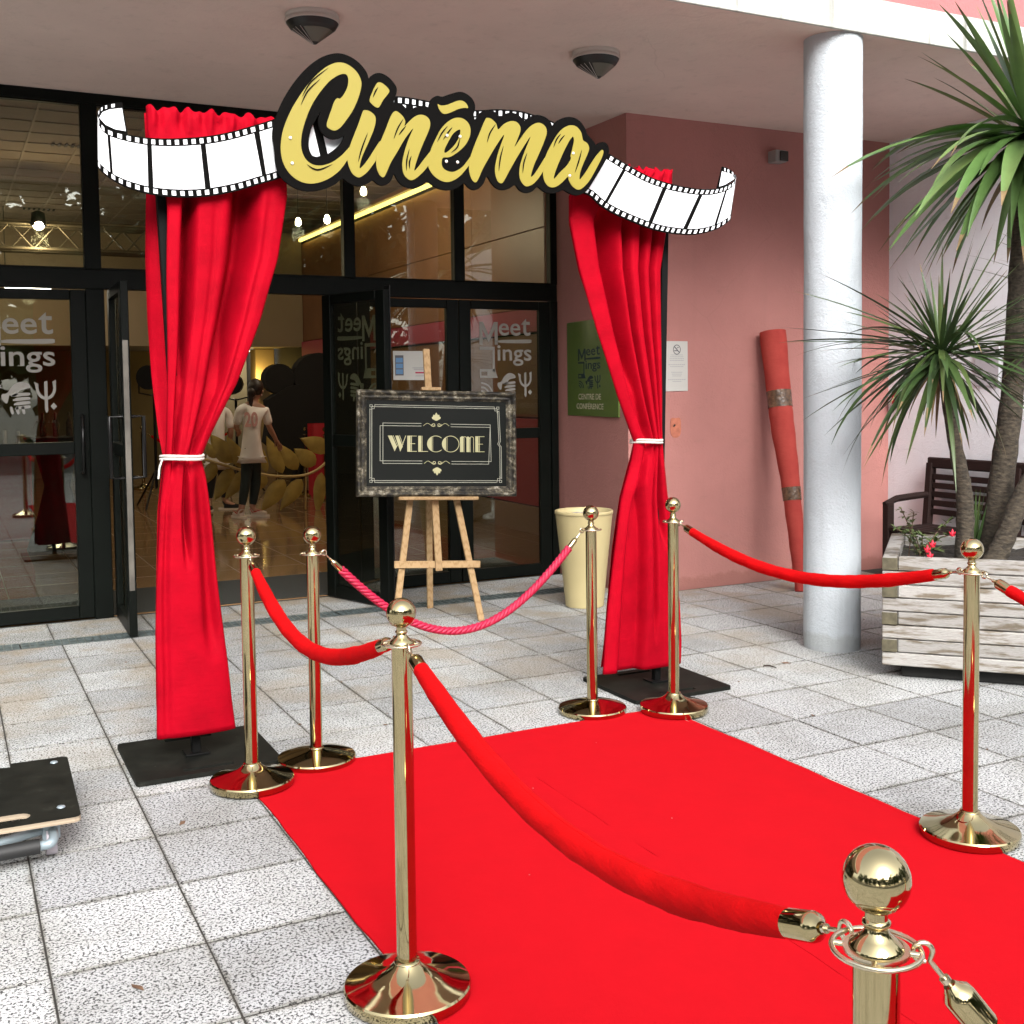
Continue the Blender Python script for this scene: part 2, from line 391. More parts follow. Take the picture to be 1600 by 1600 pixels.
M['fuchsia_leaf'] = plain('fuchsia_leaf', (.07, .10, .03), .6, var=.4, vs=30)
M['stem'] = plain('thin_stem', (.10, .06, .035), .7)
M['flower'] = plain('fuchsia_flower', (.60, .015, .04), .5)
M['lamp_ring'] = plain('lamp_ring', (.55, .50, .46), .5)
M['lamp_body'] = plain('lamp_cage', (.012, .012, .010), .45)
M['lamp_glass'] = plain('lamp_glass', (.11, .105, .08), .3)
M['greybox'] = plain('grey_plastic', (.26, .25, .24), .5)
M['steel'] = plain('galvanised_tube', (.28, .34, .37), .42, .35)
M['castor'] = plain('grey_castor', (.42, .38, .42), .5)
M['ply_edge'] = plain('birch_ply_edge', (.34, .27, .19), .7, var=.35, vs=1, scale=(1, 1, 180))
M['rubber'] = plain('black_rubber', (.012, .012, .012), .6)
M['patch'] = plain('brown_patch', (.42, .14, .085), .9, var=.2, vs=30)
# ------------------------------------------------------------------ SETTING
FY, WY = 8.05, 6.96           # glass facade front, pink wall front
g = single('ground', MB().grid([[(-300, -300, -.05), (300, -300, -.05)], [(-300, 300, -.05), (300, 300, -.05)]], False), M['ground'], 'flat ground round the building', 'ground', kind='structure')
pave = single('pavement', MB().grid([[(-7, -7, -.0035), (9, -7, -.0035)], [(-7, 7.334, -.0035), (9, 7.334, -.0035)]], False).grid([[(-7, 7.511, -.0025), (9, 7.511, -.0025)], [(-7, 8.1, -.0025), (9, 8.1, -.0025)]], False), M['mortar'], 'paved forecourt of square speckled granite slabs with dark joints', 'pavement', kind='structure')
pave['_w'] = (0, 0, 0)
TX, TY, X0, Y0 = .4035, .4227, .2055, 3.1365
far = MB(); cand = []
CX0, CX1, CY0, CY1 = 1.016, 3.015, .3, 4.425   # carpet
def slab_mesh(w_, d_):
    return MB().box((-w_/2, -d_/2, -.03), (w_/2, d_/2, 0), .0008)
for i in range(-17, 18):
    for j in range(-24, 10):
        xa, xb = X0+i*TX, X0+(i+1)*TX; ya, yb = Y0+j*TY, min(Y0+(j+1)*TY, 7.33)
        if xa > 4.5 and yb > WY: yb = WY-.004
        if xb > 6.98 or yb-ya < .05: continue
        cx, cy = (xa+xb)/2, (ya+yb)/2
        vis = False
        if cy > .4:
            x, y, z = pix((cx, cy, 0)); vis = z > .4 and -150 < x < 1750 and y < 1750
            if CX0 < xa and xb < CX1 and CY0 < ya and yb < CY1: vis = False
        cand.append((vis, -z if vis else 0, cx, cy, xb-xa-.006, yb-ya-.010))
vs_ = sorted([c for c in cand if c[0]], key=lambda c: -c[1])
cache = {}
for k, (v, z, cx, cy, w_, d_) in enumerate(vs_):
    if k < 298:
        key = (round(w_, 3), round(d_, 3))
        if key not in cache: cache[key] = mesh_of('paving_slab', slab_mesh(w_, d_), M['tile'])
        o = bpy.data.objects.new('paving_slab', cache[key]); COL.objects.link(o); o.parent = pave
        o.location = (cx, cy, random.uniform(-.0008, .0006)); o.rotation_euler = (random.uniform(-.002, .002), random.uniform(-.002, .002), random.uniform(-.004, .004))
    else: far.box((cx-w_/2, cy-d_/2, -.03), (cx+w_/2, cy+d_/2, 0), .0025)
for (v, z, cx, cy, w_, d_) in cand:
    if not v: far.box((cx-w_/2, cy-d_/2, -.03), (cx+w_/2, cy+d_/2, -.0005))
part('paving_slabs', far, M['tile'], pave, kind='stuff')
for i in range(-6, 9):   # threshold stones between drain and glass
    xa = .58+i*.6
    if xa > 4.4: continue
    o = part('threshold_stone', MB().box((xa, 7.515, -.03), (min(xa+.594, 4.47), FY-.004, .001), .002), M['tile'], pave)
# drain channel
dr = thing('drain_channel', 'long dark metal drain grate crossing the paving in front of the doors', 'drain', (1, 7.42, 0))
part('channel', MB().box((-3, 7.335, -.04), (4.45, 7.51, -.007)), M['dark_void'], dr)
x = -2.62
while x < 4.4:
    xe = min(x+1.0, 4.44); mb = MB()
    mb.box((x+.004, 7.338, -.006), (xe-.004, 7.352, .0)); mb.box((x+.004, 7.493, -.006), (xe-.004, 7.507, 0))
    for yy in (7.385, 7.42, 7.455): mb.box((x+.006, yy, -.0058), (xe-.006, yy+.006, -.0008))
    q = x+.004
    while q < xe-.01: mb.box((q, 7.3525, -.006), (q+.007, 7.4925, -.0004)); q += .045
    part('grate', mb, M['drain'], dr); x += 1.0
# ------------------------------------------------------------------ canopy, column, walls
ZC = 3.477; SY = 4.84
can = thing('entrance_canopy', 'flat canopy slab over the entrance with grimy white edge and shaded underside', 'canopy', (2, 6, ZC))
mb = MB(); L, Rr = -8, 9.5
mb.grid([[(L, SY+.003, ZC), (Rr, SY+.003, ZC)], [(L, WY, 3.484), (Rr, WY, 3.484)], [(L, FY+.08, 3.518), (Rr, FY+.08, 3.518)]], False)
mb.box((L, SY+.003, 3.53), (Rr, FY+.08, 3.655))
part('underside', mb, M['soffit'], can)
part('edge_band', MB().box((L, SY-.02, ZC-.006), (Rr, SY, 3.668), .003), M['fascia'], can)
for px_, lab in ((488, 'round caged bulkhead lamp under the canopy, nearest the Cinéma letter C'), (931, 'round caged bulkhead lamp under the canopy, right above the end of the word')):
    c = at(px_, 36 if px_ < 600 else 93, Z=3.44); R_ = .138
    t = thing('bulkhead_lamp', lab, 'ceiling lamp', (c.x, c.y, 3.478), 'bulkhead lamps under the canopy')
    part('base_ring', MB().lathe([[(R_, 3.479), (R_, 3.465)], [(R_, 3.465), (R_*.97, 3.463), (R_*.97, 3.455)], [(R_*.97, 3.455), (R_*1.02, 3.452), (R_*1.02, 3.436)], [(R_*1.02, 3.436), (.0, 3.436)]], 40, (c.x, c.y)), M['lamp_ring'], t)
    # wedge-shaped cage: two sloping sides meeting in a low ridge point
    mb = MB(); rim = []; low = []
    ap = Vector((c.x+.005, c.y-.02, 3.32))
    for k in range(40):
        a = 2*math.pi*k/40; rim.append((c.x+R_*.98*math.cos(a), c.y+R_*.98*math.sin(a), 3.436))
        e = Vector(rim[-1]).lerp(ap, .12); e.z -= .012; low.append(tuple(e))
    tip = [tuple(Vector(p).lerp(ap, .93)) for p in low]
    mb.grid([rim, low], True, True); mb.grid([low, tip], True, True); mb.add(tip, [tuple(range(40))[::-1]])
    part('cage', mb, M['lamp_body'], t)
    mb = MB()
    for a0, a1 in ((-.5, .75),):   # glass window on the right flank
        rows = []
        for f_ in (.14, .78):
            rows.append([tuple(Vector(low[int(k) % 40]).lerp(ap, f_)+Vector((.0, -.0, -.004))) for k in range(25, 38)])
        mb.grid(rows)
    part('glass_window', mb, M['lamp_glass'], t)
    mb = MB()
    for k in (18, 20, 22, 24):   # ribs on the left flank
        p = Vector(low[int(k) % 40]); mb.tube([p.lerp(ap, .1)+Vector((0, 0, -.003)), p.lerp(ap, .9)+Vector((0, 0, -.003))], .0016, 6)
    part('ribs', mb, M['lamp_ring'], t)
cc = (4.585, 5.002); CR = .161
mb = MB(); rows = []
for i in range(60):
    z = 3.476*i/59; wob = .002*math.sin(z*5)+.0012*math.sin(z*13+1)
    rr = CR+wob*.5-(.004 if z < .03 else 0)+(.002 if z > 3.0 else 0)
    rows.append([(cc[0]+rr*math.cos(2*math.pi*k/64), cc[1]+rr*math.sin(2*math.pi*k/64), z) for k in range(64)])
mb.grid(rows, True, True)
single('column', mb, M['column'], 'thick round white stucco column holding up the canopy', 'column', (cc[0], cc[1], 0))
pw = thing('pink_wall', 'salmon pink stucco wall with a corner, right of the glass doors', 'wall', (5.6, WY, 0))
part('front_wall', MB().box((4.4475, WY, -.02), (6.985, WY+.004, 3.484)).box((4.72, WY+.0045, -.02), (6.985, WY+.25, 3.484)), M['pink'], pw)
part('return_wall', MB().add([(4.447, WY+.001, -.02), (4.53, FY+.3, -.02), (4.447, WY+.001, 3.49), (4.53, FY+.3, 3.53), (4.70, WY+.26, -.02), (4.78, FY+.3, -.02), (4.70, WY+.26, 3.49), (4.78, FY+.3, 3.53)], [(0, 2, 3, 1), (4, 5, 7, 6), (1, 3, 7, 5)]), M['pink'], pw)
ptc = MB(); a, b = at(1048, 655, Y=WY), at(1063, 682, Y=WY)
ptc.poly([smooth([(a.x, a.z), ((a.x+b.x)/2, a.z+.006), (b.x, a.z), (b.x, b.z+.02), ((a.x+b.x)/2, b.z-.008), (a.x, b.z+.02)], 3)], 0, .003, XZ(WY))
part('filled_patch', ptc, M['patch'], pw)
h = at(1053, 665, Y=WY); part('hole', MB().poly([[(h.x-.012, h.z-.006), (h.x, h.z-.01), (h.x+.014, h.z+.004), (h.x+.004, h.z+.012)]], .003, .0045, XZ(WY)), M['dark_void'], pw)
ww = thing('white_wall', 'white stucco side wall behind the palms and the bench', 'wall', (6.985, 5, 0))
part('wall_face', MB().box((6.985, .6, -.02), (7.25, WY+.25, 3.484)), M['white_wall'], ww)
up = single('upper_wall', MB().box((L, SY+.02, 3.669), (Rr, SY+.3, 6.6)), M['pink_upper'], 'pink upper wall rising above the white canopy edge', 'wall', (5, SY, 3.67))
# building mass above and around, so that no sky leaks in
part('roof', MB().box((-8, SY+.31, 6.3), (9.5, 24, 6.6)), M['soffit'], can)
# ------------------------------------------------------------------ glass facade
fac = thing('glass_facade', 'dark framed glass entrance front with double doors standing open', 'glass facade', (2, FY, 0))
FD = .075
def bar(x0, z0, x1, z1, name='mullion', y0=0., y1=FD, c=.004): return part(name, MB().box((x0, FY+y0, z0), (x1, FY+y1, z1), c), M['frame'], fac)
ZT0, ZT1, ZH = 2.222, 2.352, 3.445
bar(-7.9, ZH, 4.475, 3.514, 'head_rail', .001)
bar(-7.9, ZT0, 4.475, ZT1, 'transom', .0005)
mulls = [(-6.3, -6.2), (-4.51, -4.405), (-2.72, -2.62), (-.90, -.80), (.884, .99), (2.687, 2.773), (4.417, 4.478)]
for a_, b_ in mulls: bar(a_, ZT1+.0005, b_, ZH-.0005); bar(2.56 if 2.6 < a_ < 2.7 else a_, .0, b_+(.012 if a_ > .8 and a_ < .9 else 0), ZT0-.0005, 'door_jamb')
halves = [(.0, .09), (1.80, 1.88), (3.575, 3.662)]
for a_, b_ in halves: bar(a_, ZT1+.0005, b_, ZH-.0005)
posts = sorted(mulls+halves)
for (a0, a1), (b0, b1) in zip(posts, posts[1:]):
    part('glass_pane', MB().box((a1-.002, FY+.03, ZT1), (b0+.002, FY+.038, ZH)), M['glass'], fac)
    for z_, s_ in ((ZT1+.0006, 1), (ZH-.0126, 1)):
        part('glazing_bead', MB().box((a1+.0005, FY+.012, z_), (b0-.0005, FY+.06, z_+.012)), M['frame'], fac)
# --- door lettering: word mark "Meet / ings" with pen, screen, hands and trident
def logo(mb, u0, v0, W, H, t0, t1, Mx, extra=True):
    U = lambda u: u0+u*W; V = lambda v: v0+v*H
    P = lambda pts: [(U(a), V(b)) for a, b in pts]
    mb.poly([P([(a*.35, .665+b*.285) for a, b in ((0, 0), (0, 1), (.20, 1), (.5, .42), (.80, 1), (1, 1), (1, 0), (.83, 0), (.83, .66), (.5, .10), (.17, .66), (.17, 0))])], t0, t1, Mx)
    mb.text('ee', U(.37), V(.78), U(.79), V(.935), t0, t1, Mx, .012)
    mb.text('t', U(.81), V(.78), U(.985), V(1.0), t0, t1, Mx, .012)
    mb.poly([P(smooth([(.30, .705), (.42, .725), (.70, .73), (.98, .735), (1.0, .715), (.98, .690), (.70, .685), (.42, .69)], 2))], t0, t1, Mx)
    mb.poly([P([(.0, .64), (.29, .64), (.29, .33), (.245, .33), (.245, .60), (.0, .60)])], t0, t1, Mx)
    mb.text('ings', U(.34), V(.40), U(1.0), V(.66), t0, t1, Mx, .012)
    mb.poly([P([(.0, .36), (.29, .36), (.34, .25), (.0, .25)]), P([(.03, .33), (.14, .33), (.14, .28), (.03, .28)])], t0, t1, Mx)
    for r_ in (.10, .17, .24):
        pts = [(.02+r_*math.cos(a), .02+r_*.75*math.sin(a)) for a in [math.pi/2*i/8 for i in range(9)]]
        mb.poly([P(pts+[(.02+(r_-.03)*math.cos(a), .02+(r_-.03)*.75*math.sin(a)) for a in [math.pi/2*i/8 for i in range(9)][::-1]])], t0, t1, Mx)
    mb.poly([P(smooth([(.34, .19), (.40, .20), (.47, .27), (.56, .31), (.66, .29), (.68, .25), (.60, .235), (.55, .22), (.52, .18), (.46, .165), (.43, .18), (.40, .10), (.34, .14)], 3))], t0, t1, Mx)
    for k in range(4):
        mb.poly([P(smooth([(.50+.01*k, .195-.042*k), (.66, .205-.042*k), (.68, .19-.042*k), (.66, .175-.042*k), (.46+.01*k, .165-.042*k)], 2))], t0, t1, Mx)
    for k in range(3): mb.poly([P(smooth([(.43+.07*k, .06), (.46+.07*k, .065), (.475+.07*k, .0), (.445+.07*k, -.005)], 2))], t0, t1, Mx)
    mb.poly([P([(.855, .31), (.895, .32), (.895, .02), (.875, .0), (.855, .03)])], t0, t1, Mx)
    arc = [(.875+.125*math.cos(a), .25+.12*math.sin(a)) for a in [math.pi+math.pi*i/12 for i in range(13)]]
    inn = [(.875+.09*math.cos(a), .25+.09*math.sin(a)) for a in [math.pi+math.pi*i/12 for i in range(13)]]
    mb.poly([P([(.73, .31)]+arc+[(1.0, .33), (.955, .31)]+inn[::-1]+[(.785, .29)])], t0-.0003, t1-.0003, Mx)
    mb.poly([P([(.965, .10), (1.005, .065), (.965, .03), (.925, .065)])], t0, t1, Mx)
    return mb
def door(label, x0, x1, hinge, ang, handle=True, letters=None, name='door'):
    """leaf closed at x0..x1 in the facade, swung about the hinge by ang"""
    S0, S1, zb, zt = .098, .098, .10, 2.148
    if hinge is None: R = Matrix.Identity(4)
    else: R = Matrix.Translation((hinge, FY, 0)) @ Matrix.Rotation(ang, 4, 'Z') @ Matrix.Translation((-hinge, -FY, 0))
    mb = MB()
    for a, b in (((x0, .012), (x0+S0, 2.215)), ((x1-S1, .012), (x1, 2.215)), ((x0+S0+.0005, .012), (x1-S1-.0005, zb)), ((x0+S0+.0005, zt), (x1-S1-.0005, 2.215)), ((x0+S0+.0005, 1.122), (x1-S1-.0005, 1.204))):
        mb.box((a[0], FY+.012, a[1]), (b[0], FY+.06, b[1]), .004, R)
    d = part(name, mb, M['frame'], fac, label)
    for za, zb_ in ((zb, 1.122), (1.204, zt)):
        part('pane', MB().box((x0+S0-.001, FY+.032, za-.001), (x1-S1+.001, FY+.039, zb_+.001), 0, R), M['glass'], d)
    if handle:
        hx = x1-.05 if (hinge is not None and hinge == x0) or (hinge is None and x1 < 1) else x0+.05
        mb = MB()
        for sg in (-1, 1):
            yo = FY+.036+sg*.10; yi = FY+.036+sg*.024
            mb.tube([R @ Vector((hx, yi, 1.0)), R @ Vector((hx, yo, 1.0)), R @ Vector((hx, yo, 1.38)), R @ Vector((hx, yi, 1.38))], .013, 10)
        part('handle', mb, M['blackmetal'], d)
    if letters:
        mb = MB(); lx, lz, W_, H_ = letters
        Mx = R @ frame((0, FY+.0315, 0), (1, 0, 0), (0, 0, 1))
        logo(mb, lx, lz, W_, H_, .0, .0006, Mx); part('lettering', mb, M['vinyl'] if hinge is None else M['vinyl_back'], d)
    return d, R
# closed leaves
door('closed left glass door with white lettering', .055, .884, None, 0, True, (.185, 1.40, .50, .665))
door('closed glass door far left', -.80, .045, None, 0, True, (-.62, 1.40, .50, .665))
for a_, b_ in ((-2.62, -.90), (-4.405, -2.72), (-6.2, -4.51)):
    m_ = (a_+b_)/2
    for p, q in ((a_+.01, m_-.004), (m_+.004, b_-.01)): door(None, p, q, None, 0, False)
door(None, 2.785, 3.603, None, 0, True, None)
door('closed right glass door with white lettering', 3.611, 4.412, None, 0, True, (3.79, 1.45, .46, .63))
# open leaves: left one swung square outwards, right one swung outwards and showing its inner face
dl, RL = door('left door leaf standing open, seen edge on', 1.006, 1.765, 1.006, math.radians(-91.5), True, None)
mbl = MB()
mbl.box((1.765, FY+.018, .30), (1.7665, FY+.05, 1.85), 0, RL); part('lock_strip', mbl, M['alu'], dl)
dr2, RR = door('right door leaf standing open, lettering seen in reverse', 1.845, 2.556, 2.556, math.radians(109), True, (1.97, 1.45, .44, .63))
part('closer_post', MB().box((1.841, FY+.002, .02), (1.90, FY+.011, 2.245), .002, RR), M['blackmetal'], dr2)
# notice taped behind the middle door (the square code on it is left out)
a, b = at(617, 548, Y=FY-.012), at(675, 593, Y=FY-.012)
nt_ = thing('paper_notice', 'white paper notice with a phone picture taped to the glass door', 'notice', (a.x, FY-.012, b.z))
Mn = XZ(FY+.03)
part('sheet', MB().poly([[(a.x, b.z), (b.x, b.z-.005), (b.x, a.z), (a.x, a.z)]], 0, .001, Mn), M['paper'], nt_)
mb = MB(); wN, hN = b.x-a.x, a.z-b.z
mb.poly([[(a.x+wN*.05, b.z+hN*.15), (a.x+wN*.28, b.z+hN*.15), (a.x+wN*.28, b.z+hN*.85), (a.x+wN*.05, b.z+hN*.85)]], .001, .002, Mn); part('phone_print', mb, M['ink'], nt_)
mb = MB()
for k in range(3): mb.poly([[(a.x+wN*.07, b.z+hN*(.20+.2*k)), (a.x+wN*.26, b.z+hN*(.20+.2*k)), (a.x+wN*.26, b.z+hN*(.36+.2*k)), (a.x+wN*.07, b.z+hN*(.36+.2*k))]], .002, .0026, Mn)
part('phone_screen', mb, M['ink_blue'], nt_)
mb = MB()
for z_, x_, w_ in ((.40, .52, .40), (.35, .56, .32), (.12, .60, .28)): mb.poly([[(a.x+wN*x_, b.z+hN*z_), (a.x+wN*(x_+w_), b.z+hN*z_), (a.x+wN*(x_+w_), b.z+hN*(z_+.025)), (a.x+wN*x_, b.z+hN*(z_+.025))]], .001, .002, Mn)
part('text_lines', mb, M['ink_light'], nt_)
part('red_bar', MB().poly([[(a.x+wN*.60, b.z+hN*.22), (a.x+wN*.84, b.z+hN*.22), (a.x+wN*.84, b.z+hN*.27), (a.x+wN*.60, b.z+hN*.27)]], .001, .002, Mn), M['ink_red'], nt_)
# ------------------------------------------------------------------ LOBBY
M['lobby_floor'] = (lambda q: (lambda v: q.set(q.mix(1., q.ramp(q.noise(v, 2.2, 5, .6), [(.3, (.22, .125, .060)), (.7, (.33, .20, .10))]), (lambda bt: bt)(q.ramp(q.noise(v, 30, 3), [(.3, (.85, .85, .85)), (.6, (1, 1, 1))])), 'MULTIPLY'), .10, 0, .6))(q.coords()))(NT('polished_lobby_stone'))
M['mat'] = plain('entrance_mat', (.022, .024, .020), .95, var=.4, vs=60, scale=(1, 6, 1))
M['beige'] = plain('beige_plaster', (.30, .23, .145), .9, var=.08, vs=1.2)
M['olive'] = plain('olive_plaster', (.18, .15, .09), .9, var=.15, vs=1.5)
M['panel'] = plain('brown_wall_panel', (.26, .12, .055), .45, var=.12, vs=2)
M['redpanel'] = plain('red_wall_panel', (.40, .010, .02), .6)
M['magenta'] = plain('magenta_band', (.42, .05, .10), .5)
M['ceil'] = plain('ceiling_tile', (.20, .155, .115), .9, var=.06, vs=9)
M['ceilgrid'] = plain('ceiling_grid', (.25, .20, .15), .8)
M['gold'] = plain('gold_painted_board', (.36, .26, .06), .45, var=.2, vs=9)
M['gold_stem'] = plain('gold_stem', (.50, .38, .16), .4)
M['propblack'] = plain('matt_black_board', (.006, .006, .006), .9)
M['truss'] = plain('truss_alu', (.14, .12, .09), .45, .7)
ZI = 4.15
fl = single('lobby_floor', MB().box((-7.9, FY+.078, -.3), (6.5, 24, 0)), M['lobby_floor'], 'polished brown stone floor of the lobby', 'floor', kind='structure'); fl['_w'] = (0, 0, 0)
def joints():
    mb = MB(); x = -3.2
    return mb
mb = MB()
for k in range(14): mb.box((-2.6+k*.6, 9.1, -.001), (-2.6+k*.6+.006, 21, .0008))
for k in range(20): mb.box((-7, 9.7+k*.6, -.001), (5.5, 9.7+k*.6+.006, .0006))
part('floor_joints', mb, M['ceilgrid'], fl, kind='stuff')
single('entrance_mat', MB().box((-7, FY+.085, 0), (4.4, 9.12, .008), .002), M['mat'], 'dark ribbed mat inside the open doors', 'mat', (1.8, 8.6, 0))
lr = thing('lobby_shell', 'lobby interior behind the glass with brown panelled side wall and beige bulkhead', 'interior walls', (2, 15, 0))
mb = MB(); mb.box((-8.3, FY+.1, 0), (-7.9, 24, 6.2)); mb.box((-8, 23, 0), (9, 23.3, 6.2)); part('back_wall', mb, M['olive'], lr)
part('bulkhead', MB().box((-7.9, 18.7, 2.26), (5.49, 19.0, ZI)), M['beige'], lr)
part('low_ceiling', MB().box((-7.9, 19.0, 2.30), (9, 23, 2.4)), M['olive'], lr)
part('rear_partition', MB().box((-7.9, 22, 0), (4.4, 22.1, 2.29)), M['olive'], lr)
mb = MB(); mb.box((4.80, FY+.1, 0), (9, FY+.25, 6.2)); mb.box((4.46, FY+.3, 3.53), (9, FY+.4, 6.2)); mb.box((-8, FY+.12, 3.52), (4.6, FY+.2, 6.2)); part('front_infill', mb, M['beige'], lr)
# side wall panels
for k in range(6):
    y0 = 8.4+k*1.75
    for z0, z1 in ((2.35, 3.15), (3.15, 3.98)):
        part('wall_panel', MB().box((5.5, y0+.004, z0+.004), (5.54, y0+1.746, z1-.004), .003), M['panel'], lr)
    part('wall_panel', MB().box((5.5, y0+.004, 1.22), (5.54, y0+1.746, 2.08), .003), M['panel'], lr)
    part('red_panel', MB().box((5.48, y0+.004, .30), (5.52, y0+1.746, 1.20), .003), M['redpanel'], lr)
    part('skirting_panel', MB().box((5.47, y0, .0), (5.52, y0+1.75, .28), .003), M['beige'], lr)
part('magenta_band', MB().box((5.46, 8.4, 2.10), (5.54, 18.7, 2.34), .004), M['magenta'], lr)
part('wall_backing', MB().box((5.56, 8.3, 0), (5.7, 23, 6.2)), M['propblack'], lr)
part('ceiling', MB().box((-7.9, FY+.1, ZI+.012), (9, 19, ZI+.1)), M['ceil'], lr)
mb = MB()
for k in range(26): mb.box((-7+k*.51+.23, FY+.21, ZI), (-7+k*.51+.25, 18.7, ZI+.011))
for k in range(21): mb.box((-7.9, 8.4+k*.51, ZI+.001), (5.5, 8.4+k*.51+.02, ZI+.0115))
part('ceiling_grid', mb, M['ceilgrid'], lr, kind='stuff')
for px_, py_ in ((115, 228), (62, 327)):
    p = at(px_, py_, Z=ZI-.004); mb = MB()
    for k in range(7): mb.box((p.x-.22+k*.065, p.y-.07, ZI-.012), (p.x-.19+k*.065, p.y+.07, ZI-.002))
    part('ceiling_vent', mb, M['propblack'], lr)
M['cove'] = emit('cove_glow', (1, .82, .22), 1.6)
part('cove_light', MB().box((5.42, 10.2, 4.00), (5.46, 18.6, 4.045)), M['cove'], lr)
part('cove_lip', MB().box((5.36, 10.2, 4.048), (5.49, 18.6, 4.09)), M['panel'], lr)
def add_light(name, loc, power, col, rad=.08, kind='POINT'):
    l = bpy.data.lights.new(name, kind); l.energy = power*.085; l.color = col
    if kind == 'POINT': l.shadow_soft_size = rad
    o = bpy.data.objects.new(name, l); COL.objects.link(o); o.location = loc; return o
# lit lamps seen through the glass
M['bulb'] = emit('lit_bulb', (1, .88, .62), 30)
M['bulb_dim'] = emit('lit_downlight', (1, .93, .75), 8)
M['greenlit'] = emit('exit_green', (.1, .9, .45), 1.6)
for i, (px_, py_, lab) in enumerate(((568, 301, 'lit pendant bulb beside the thick mullion, under the letter i'), (511, 345, 'lit pendant bulb left of the mullion, higher of two'), (466, 349, 'lit pendant bulb nearest the curtain, lower of two'))):
    p = at(px_, py_, Y=(12.2, 12.6, 13.6)[i]); t = thing('pendant_lamp', lab, 'lamp', tuple(p), 'pendant bulbs in the lobby')
    part('bulb', MB().lathe([[(.002, p.z+.07), (.02, p.z+.06), (.035, p.z+.02), (.03, p.z-.02), (.002, p.z-.035)]], 16, (p.x, p.y)), M['bulb'], t)
    part('cable', MB().tube([(p.x, p.y, p.z+.06), (p.x, p.y, ZI)], .004, 6), M['propblack'], t)
    add_light('pendant_glow', (p.x, p.y, p.z-.12), 100, (1, .86, .66))
p = at(380, 550, Z=2.29)
t = thing('recessed_downlight', 'bright recessed downlight in the low ceiling above the woman', 'lamp', tuple(p))
part('lens', MB().lathe([[(.001, 2.292), (.11, 2.292), (.12, 2.299)]], 24, (p.x, p.y)), M['bulb_dim'], t)
add_light('downlight_glow', (p.x, p.y, 2.15), 170, (1, .9, .7))
p = at(470, 552, Y=20.5); t = thing('wall_washer', 'golden uplight washing the pillar behind the giant film camera', 'lamp', tuple(p))
part('washed_pillar', MB().box((5.15, 20.6, 0), (5.5, 21.0, 2.29), .01), M['beige'], t)
part('lamp_body', MB().lathe([[(.02, 1.5), (.06, 1.55), (.07, 1.62)]], 16, (5.2, 20.5)), M['propblack'], t)
add_light('wall_wash_glow', (5.1, 20.42, 1.75), 80, (1, .68, .18), .05)
a, b = at(421, 554, Y=21.95), at(432, 562, Y=21.95)
t = thing('exit_sign', 'small lit green exit sign on the far wall', 'exit sign', (a.x, 21.95, b.z))
part('case', MB().box((a.x, 21.93, b.z), (b.x, 21.99, a.z), .004), M['propblack'], t)
part('lit_panel', MB().box((a.x+.01, 21.925, b.z+.01), (b.x-.01, 21.9295, a.z-.01)), M['greenlit'], t)
# lighting truss with a shining stage lamp
t = thing('lighting_truss', 'long horizontal truss hanging under the lobby ceiling', 'truss', (0, 14, 3.2))
mb = MB(); tz = (3.17, 3.45)
for z_ in tz:
    for y_ in (14.0, 14.25): mb.tube([(-6, y_, z_), (3.0, y_, z_)], .025, 8)
part('chords', mb, M['truss'], t)
mb = MB()
for k in range(36):
    x_ = -6+k*.25; mb.tube([(x_, 14.0, tz[k % 2]), (x_+.25, 14.0, tz[1-k % 2])], .011, 6); mb.tube([(x_, 14.25, tz[1-k % 2]), (x_+.25, 14.25, tz[k % 2])], .011, 6)
part('diagonals', mb, M['truss'], t)
p = at(60, 352, Y=13.9)
t = thing('stage_lamp', 'glaring stage lamp clamped to the truss behind the upper left pane', 'lamp', tuple(p))
part('housing', MB().lathe([[(.02, p.z+.16), (.07, p.z+.14), (.085, p.z-.01)], [(.085, p.z-.01), (.075, p.z-.01)]], 20, (p.x, p.y)), M['propblack'], t)
part('lens', MB().sphere((p.x, p.y-.03, p.z), .06), M['bulb'], t)
add_light('stage_lamp_glow', (p.x, p.y-.18, p.z-.2), 150, (1, .80, .5), .1)
# strip lights
for k, (xx, yy) in enumerate(((.45, 17.2), (1.15, 17.4))):
    t = thing('strip_light', ('twin strip light hanging left in the lobby', 'twin strip light hanging right of the other one')[k], 'lamp', (xx, yy, 3.0), 'strip lights at the back of the lobby')
    part('tube', MB().box((xx-.3, yy, 3.0), (xx+.3, yy+.05, 3.03)), M['bulb_dim'], t)
    part('tube', MB().box((xx-.3, yy, 3.13), (xx+.3, yy+.05, 3.16)), M['bulb_dim'], t)
    part('hanger', MB().box((xx-.29, yy+.015, 3.16), (xx-.28, yy+.03, ZI)), M['propblack'], t)
    add_light('strip_glow', (xx, yy-.15, 2.85), 60, (1, .9, .7))
